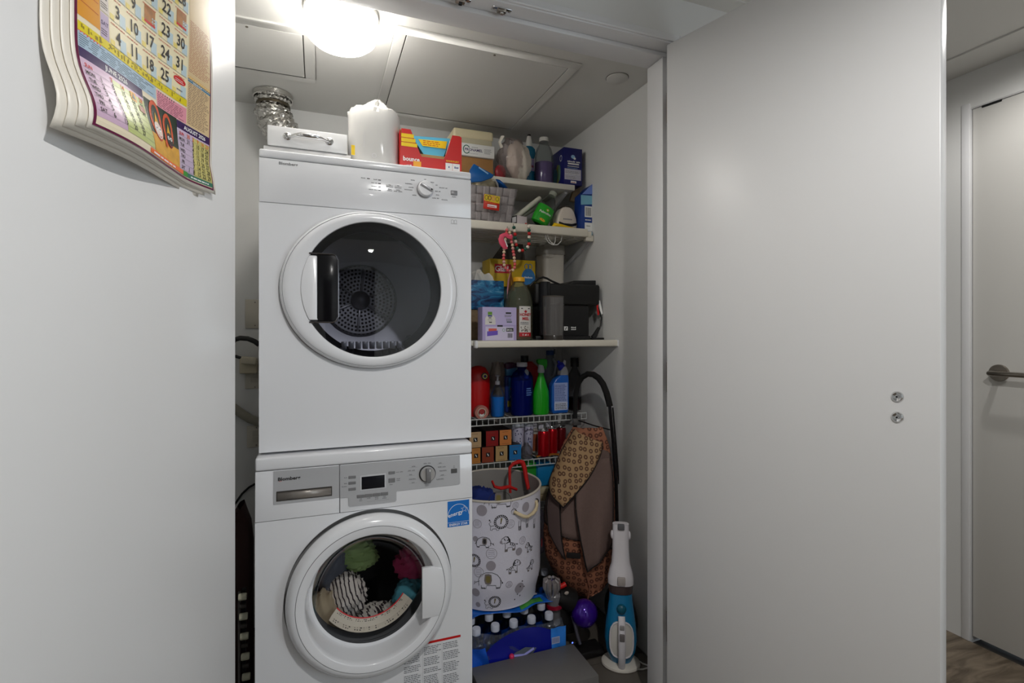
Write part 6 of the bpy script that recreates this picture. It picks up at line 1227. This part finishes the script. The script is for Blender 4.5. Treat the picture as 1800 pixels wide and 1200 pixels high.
def gb(u, v):
    i = min(5, int(v*6+1e-9)); f = v*6-i; py = sec2[i][0]*(1-f)+sec2[i+1][0]*f; l = sec2[i][1]*(1-f)+sec2[i+1][1]*f; r_ = sec2[i][2]*(1-f)+sec2[i+1][2]*f; a = 2*math.pi*u
    return Vector(((kx(l)+kx(r_))/2+(kx(r_)-kx(l))/2*math.cos(a), .045*math.sin(a)*(1+.15*math.sin(5*v+3*a)), max(.002,kz(py))))
G().grid(gb, 28, 31, True).build('bag', M('garment_brown', (52,30,28), .85, bump=(40,.4)), t, smooth=60)
t = thing('folding_ladder', 'dark folded rack with white rung caps in the gap beside the washer', 'folding rack', (PY(424,HY,1.66).x, 1.66, .001)); kx = lambda px: PY(px,HY,1.66).x-PY(424,HY,1.66).x; kz = lambda py: CH+(HY-py)*KP(424,1.66)
G().box(kx(417),.012,0,kx(421),.024,kz(1045)).build('rail', M('rack_rail', (70,66,64), .5), t); G().box(kx(424),.012,0,kx(431),.024,kz(1040)).build('rail', BLK2, t)
for i, py in enumerate((1050,1085,1120,1156,1192)):
    g = G().lathe([(.0001,0),(.009,0),(.010,.003),(.010,.018),(.009,.021),(.0001,.021)], (0,0,0), 14, 'x'); x = kx(420.5+i*1.6); g.tf(Matrix.Translation((x-.002, .002, kz(py)))); g.build('rung_cap', M('cap_ivory', (206,204,180), .5), t)
    G().lathe([(.0001,0),(.006,0),(.006,.016),(.0001,.016)], (x+.001,.004,kz(py+17)), 12, 'x').build('rung', M('rung_dark', (60,56,52), .5), t)

# ================================================================== CALENDAR ON THE LEFT DOOR
FW = lambda px: .6035*900/(900-px)               # distance along the leaf for a photo column
CW, CHh, CZ0 = .327, .50, 1.458
org = LF + LD*(1.1189-.690) ; org.z = CZ0       # left printed border, bottom edge
cax = -LD; cnr = Vector((math.cos(YAW), -math.sin(YAW), 0))     # across the page towards the hinge; out of the door
def page(x, z, h):
    bulge = .010+.030*math.exp(-((z-.02)/.055)**2)*math.exp(-((x-.02)/.17)**2)-.012*smoothstep(.05,.0,z)*smoothstep(.2,.33,x)+.004*math.sin(6*x/CW+z*9)
    curl = .016*smoothstep(.24,.33,x)*smoothstep(.06,0,z)
    return org+cax*(x*.972+.010*smoothstep(.05,0,z)*smoothstep(.2,.33,x))+cnr*(bulge+curl+h)+Vector((0,0,z))
t = thing('wall_calendar', 'colourful printed wall calendar with curling pages on the left door', 'calendar', org)
loc = lambda v: v-org
PAPER = M('page_paper', (232,226,214), .35)
for q in range(4):
    f = lambda u, v: loc(page(-.006-.012*q+(CW+.008)*u, (.0 if q == 0 else -.006*q+.004)+CHh*v, -.0022*q-.0006))
    G().grid(f, 44, 36).build('page', PAPER, t, smooth=60, solid=.0005)
D = Decal(t, lambda x, y, h: loc(page(x, y, h)), 'print', .0005); D.sub = .006; D.lv = 0
PL, VI, LBl, PK, CR, PB = M('border_plum',(104,26,66),.35), M('band_violet',(52,24,84),.35), M('text_lightblue',(166,190,208),.4), M('text_pink',(226,150,166),.4), M('cell_cream',(240,228,190),.35), M('cell_blue',(190,210,216),.35)
OR, YB_, LIL, LGn, TAN, DGn, DT = M('panel_orange',(222,150,30),.35), M('band_yellow',(226,206,30),.35), M('cell_lilac',(206,176,200),.35), M('cell_green',(190,200,130),.35), M('text_tan',(222,196,150),.4), M('panel_green',(34,52,40),.35), M('calendar_ink',(44,38,34),.5)
Bt = .006
D.grect(0,Bt,.322,CHh-.02, PL, 40, 30); D.lv = 1; D.grect(.004,Bt+.003,.318,CHh-.022, M('page_print',(236,224,196),.35), 40, 30)
D.lv = 2; D.grect(.004,.158,.045,CHh-.03, OR, 6, 16)
for q in range(14): D.stroke([(.006,.180+.016*q),(.042,.178+.016*q)], .0012, M('panel_rust',(190,90,30),.5))
D.grect(.0635,.152,.2525,CHh-.03, CR, 24, 20)
days = ['SAT','FRI','THU','WED','TUE','MON','SUN']; cols = (.083,.120,.157,.195,.2315)
vals = [['4','11','18','25',''],['3','10','17','24','31'],['2','9','','23','30'],['1','8','15','22',''],['','7','14','21','28'],['','6','13','20','27'],['','5','12','19','26']]
for r in range(7):
    z = .150+.0385*r
    D.grect(.0455,z+.001,.0630,z+.0375, M('day_cell',(214,204,196),.4) if r % 2 else M('day_cell2',(188,170,196),.4), 3, 4); D.text(days[r], .0542, z+.020, .0085, VI if r % 2 == 0 else DT, .02); D.lines(.047,z+.006,.061,z+.016,3, DT,.4)
    for i, cx_ in enumerate(cols):
        D.lv = 3; x0 = cx_-.0178; D.grect(x0+.022,z+.001,x0+.0355,z+.020, PB, 3, 3); D.grect(x0+.001,z+.001,x0+.010,z+.009, M('cell_yellow',(236,216,120),.4), 2, 2); D.stroke([(x0,z),(x0+.036,z)], .0006, GREY); D.lines(x0+.002,z+.0325,x0+.033,z+.0365,1, M('cell_red',(206,110,90),.5),.4)
        s = vals[r][i]; D.lv = 4
        if s: D.text(s, cx_, z+.0085, .0265, DT if r < 6 else RED, .022, .80)
        elif r < 4 and i >= 2:
            D.lv = 3
            if r == 0: D.ell(cx_+.001, z+.026, .0155, .0065, RED); D.lines(cx_-.010,z+.023,cx_+.011,z+.029,2, WHT,.35); D.lines(cx_-.006,z+.008,cx_+.010,z+.013,1, GREY)
            else: D.grect(cx_-.012,z+.008,cx_+.013,z+.034, M('photo_warm',(176,120,70),.4,noise=(80,.6)), 3, 3); D.lv = 4; D.grect(cx_-.012,z+.005,cx_+.013,z+.009, RED, 3, 2)
D.lv = 3; D.grect(.004,.1375,.2525,.1500, YB_)
D.lv = 4
for q in range(70): x = .008+random.uniform(0,.24); D.rect(x,.139+random.choice((.001,.004,.007)),x+.0025,.140+random.choice((.001,.004,.007))+.0012, M('band_olive',(150,130,20),.5))
D.lv = 2; D.grect(.004,.115,.172,.137, LBl, 24, 3); D.lines(.006,.117,.170,.135,6, M('text_slate',(96,112,128),.5),.4); D.grect(.004,.134,.045,.1385, M('text_coral',(226,110,96),.5), 4, 2)
D.grect(.174,.106,.2525,.134, PK, 12, 3); D.lines(.176,.108,.250,.130,7, M('text_wine',(150,80,100),.5),.4); D.grect(.176,.130,.222,.1335, M('text_darkgreen',(50,90,60),.5), 4, 2)
D.grect(.2535,.106,.318,CHh-.03, TAN, 8, 20); D.lines(.2555,.110,.316,.186,24, M('text_brown',(130,100,84),.5),.4); D.lines(.2555,.205,.316,.300,30, M('text_red',(186,120,96),.5),.4); D.grect(.2535,.192,.318,.197, M('bar_gold',(230,176,40),.4), 6, 2); D.grect(.2535,.186,.318,.192, M('bar_blue',(40,120,160),.4), 6, 2); D.lines(.268,.1875,.300,.190,1, WHT)
# lower strip: June, picture, August
D.grect(.004,.101,.135,.115, VI, 16, 3); D.text('JUNE 2026', .074, .1045, .0105, WHT, .02); D.grect(.004,.020,.135,.101, LIL, 18, 10); D.lv = 3; D.grect(.060,.020,.135,.096, LGn, 12, 10); D.lv = 4
jn = [['SUN','','7','14','21','28'],['MON','1','8','15','22','29'],['TUE','2','9','16','23','30'],['WED','3','10','17','24',''],['THU','4','11','18','25',''],['FRI','5','12','19','26',''],['SAT','6','13','20','27','']]
def mini(x0, L, wd, zt):
    for r, row in enumerate(L):
        z = zt-.0100*r
        D.stroke([(x0+.002,z-.0010),(x0+wd,z-.0010)], .0004, GREY)
        for i, s in enumerate(row):
            if s: D.text(s, x0+(.012 if i == 0 else .031+(wd-.036)*(i-1)/4.2), z, .0078 if i == 0 else .0105, (RED if i == 0 else M('sunday_orange',(222,100,40),.5)) if r == 0 else DT, .015, .85)
mini(.004, jn, .131, .0895); D.lv = 5
D.grect(.100,.084,.113,.098, M('cell_amber',(226,160,40),.4), 3, 3); D.lv = 6; D.poly([(.1065,.097),(.111,.087),(.102,.087)], DGn); D.grect(.116,.073,.131,.083, M('cell_rust',(150,80,50),.4), 3, 2)
D.lv = 2; D.grect(.136,.026,.226,.106, DGn, 14, 10); D.lv = 3; D.grect(.136,.018,.226,.050, M('panel_saffron',(222,160,50),.4,noise=(60,.5)), 14, 4)
for cx_, cz_, rx, rz, fc in ((.162,.072,.017,.034,(226,206,196)),(.197,.068,.0145,.030,(36,30,32))):
    D.lv = 4; D.ell(cx_, cz_+.004, rx, rz, M('garland_red',(206,76,26),.5,noise=(160,.5)), 22); D.lv = 5; D.ell(cx_, cz_+.006, rx*.62, rz*.72, DGn, 20); D.lv = 6; D.poly([(cx_-rx*.4,cz_-.002),(cx_+rx*.4,cz_-.002),(cx_,cz_+rz*.55)], M('crown_gold',(216,166,30),.4)); D.lv = 7; D.ell(cx_, cz_-.012, rx*.68, rz*.42, M('face_%d' % fc[0], fc, .5), 18)
    for sx in (-1,1): D.lv = 8; D.ell(cx_+sx*rx*.28, cz_-.009, rx*.22, rx*.24, WHT, 12); D.lv = 9; D.ell(cx_+sx*rx*.28, cz_-.009, rx*.09, rx*.10, INK, 8)
    D.stroke([(cx_-rx*.35,cz_-.020),(cx_,cz_-.0235),(cx_+rx*.35,cz_-.020)], .0012, M('smile_red',(190,50,60),.5))
D.poly([(.179,.040),(.186,.040),(.184,.058),(.180,.058)], M('garland_red'))
D.lv = 3; D.grect(.226,.091,.318,.105, VI, 12, 3); D.text('AUGUST 2026', .276, .0945, .0098, WHT, .02); D.grect(.226,.018,.318,.091, M('cell_mauve',(200,182,206),.35), 12, 8); D.lv = 4; D.grect(.270,.018,.318,.088, M('cell_lime',(206,196,120),.35), 8, 8)
au = [['SUN','30','2','9','16','23'],['MON','31','3','10','17','24'],['TUE','','4','11','18','25'],['WED','','5','12','19','26'],['THU','','6','13','20','27'],['FRI','','7','14','21','28'],['SAT','1','8','15','22','29']]
D.lv = 5; mini(.226, au, .092, .0810)
D.grect(.120,.0105,.240,.0180, M('strip_orange',(236,110,50),.4), 14, 2); D.lines(.130,.0125,.232,.0165,1, WHT,.6); D.grect(.240,.0105,.318,.0180, M('strip_teal',(60,120,100),.4), 8, 2); D.lines(.262,.0125,.312,.0165,1, WHT,.6); D.lv = 6; D.grect(.238,.0102,.252,.0185, GREEN, 3, 2)
D.flush()
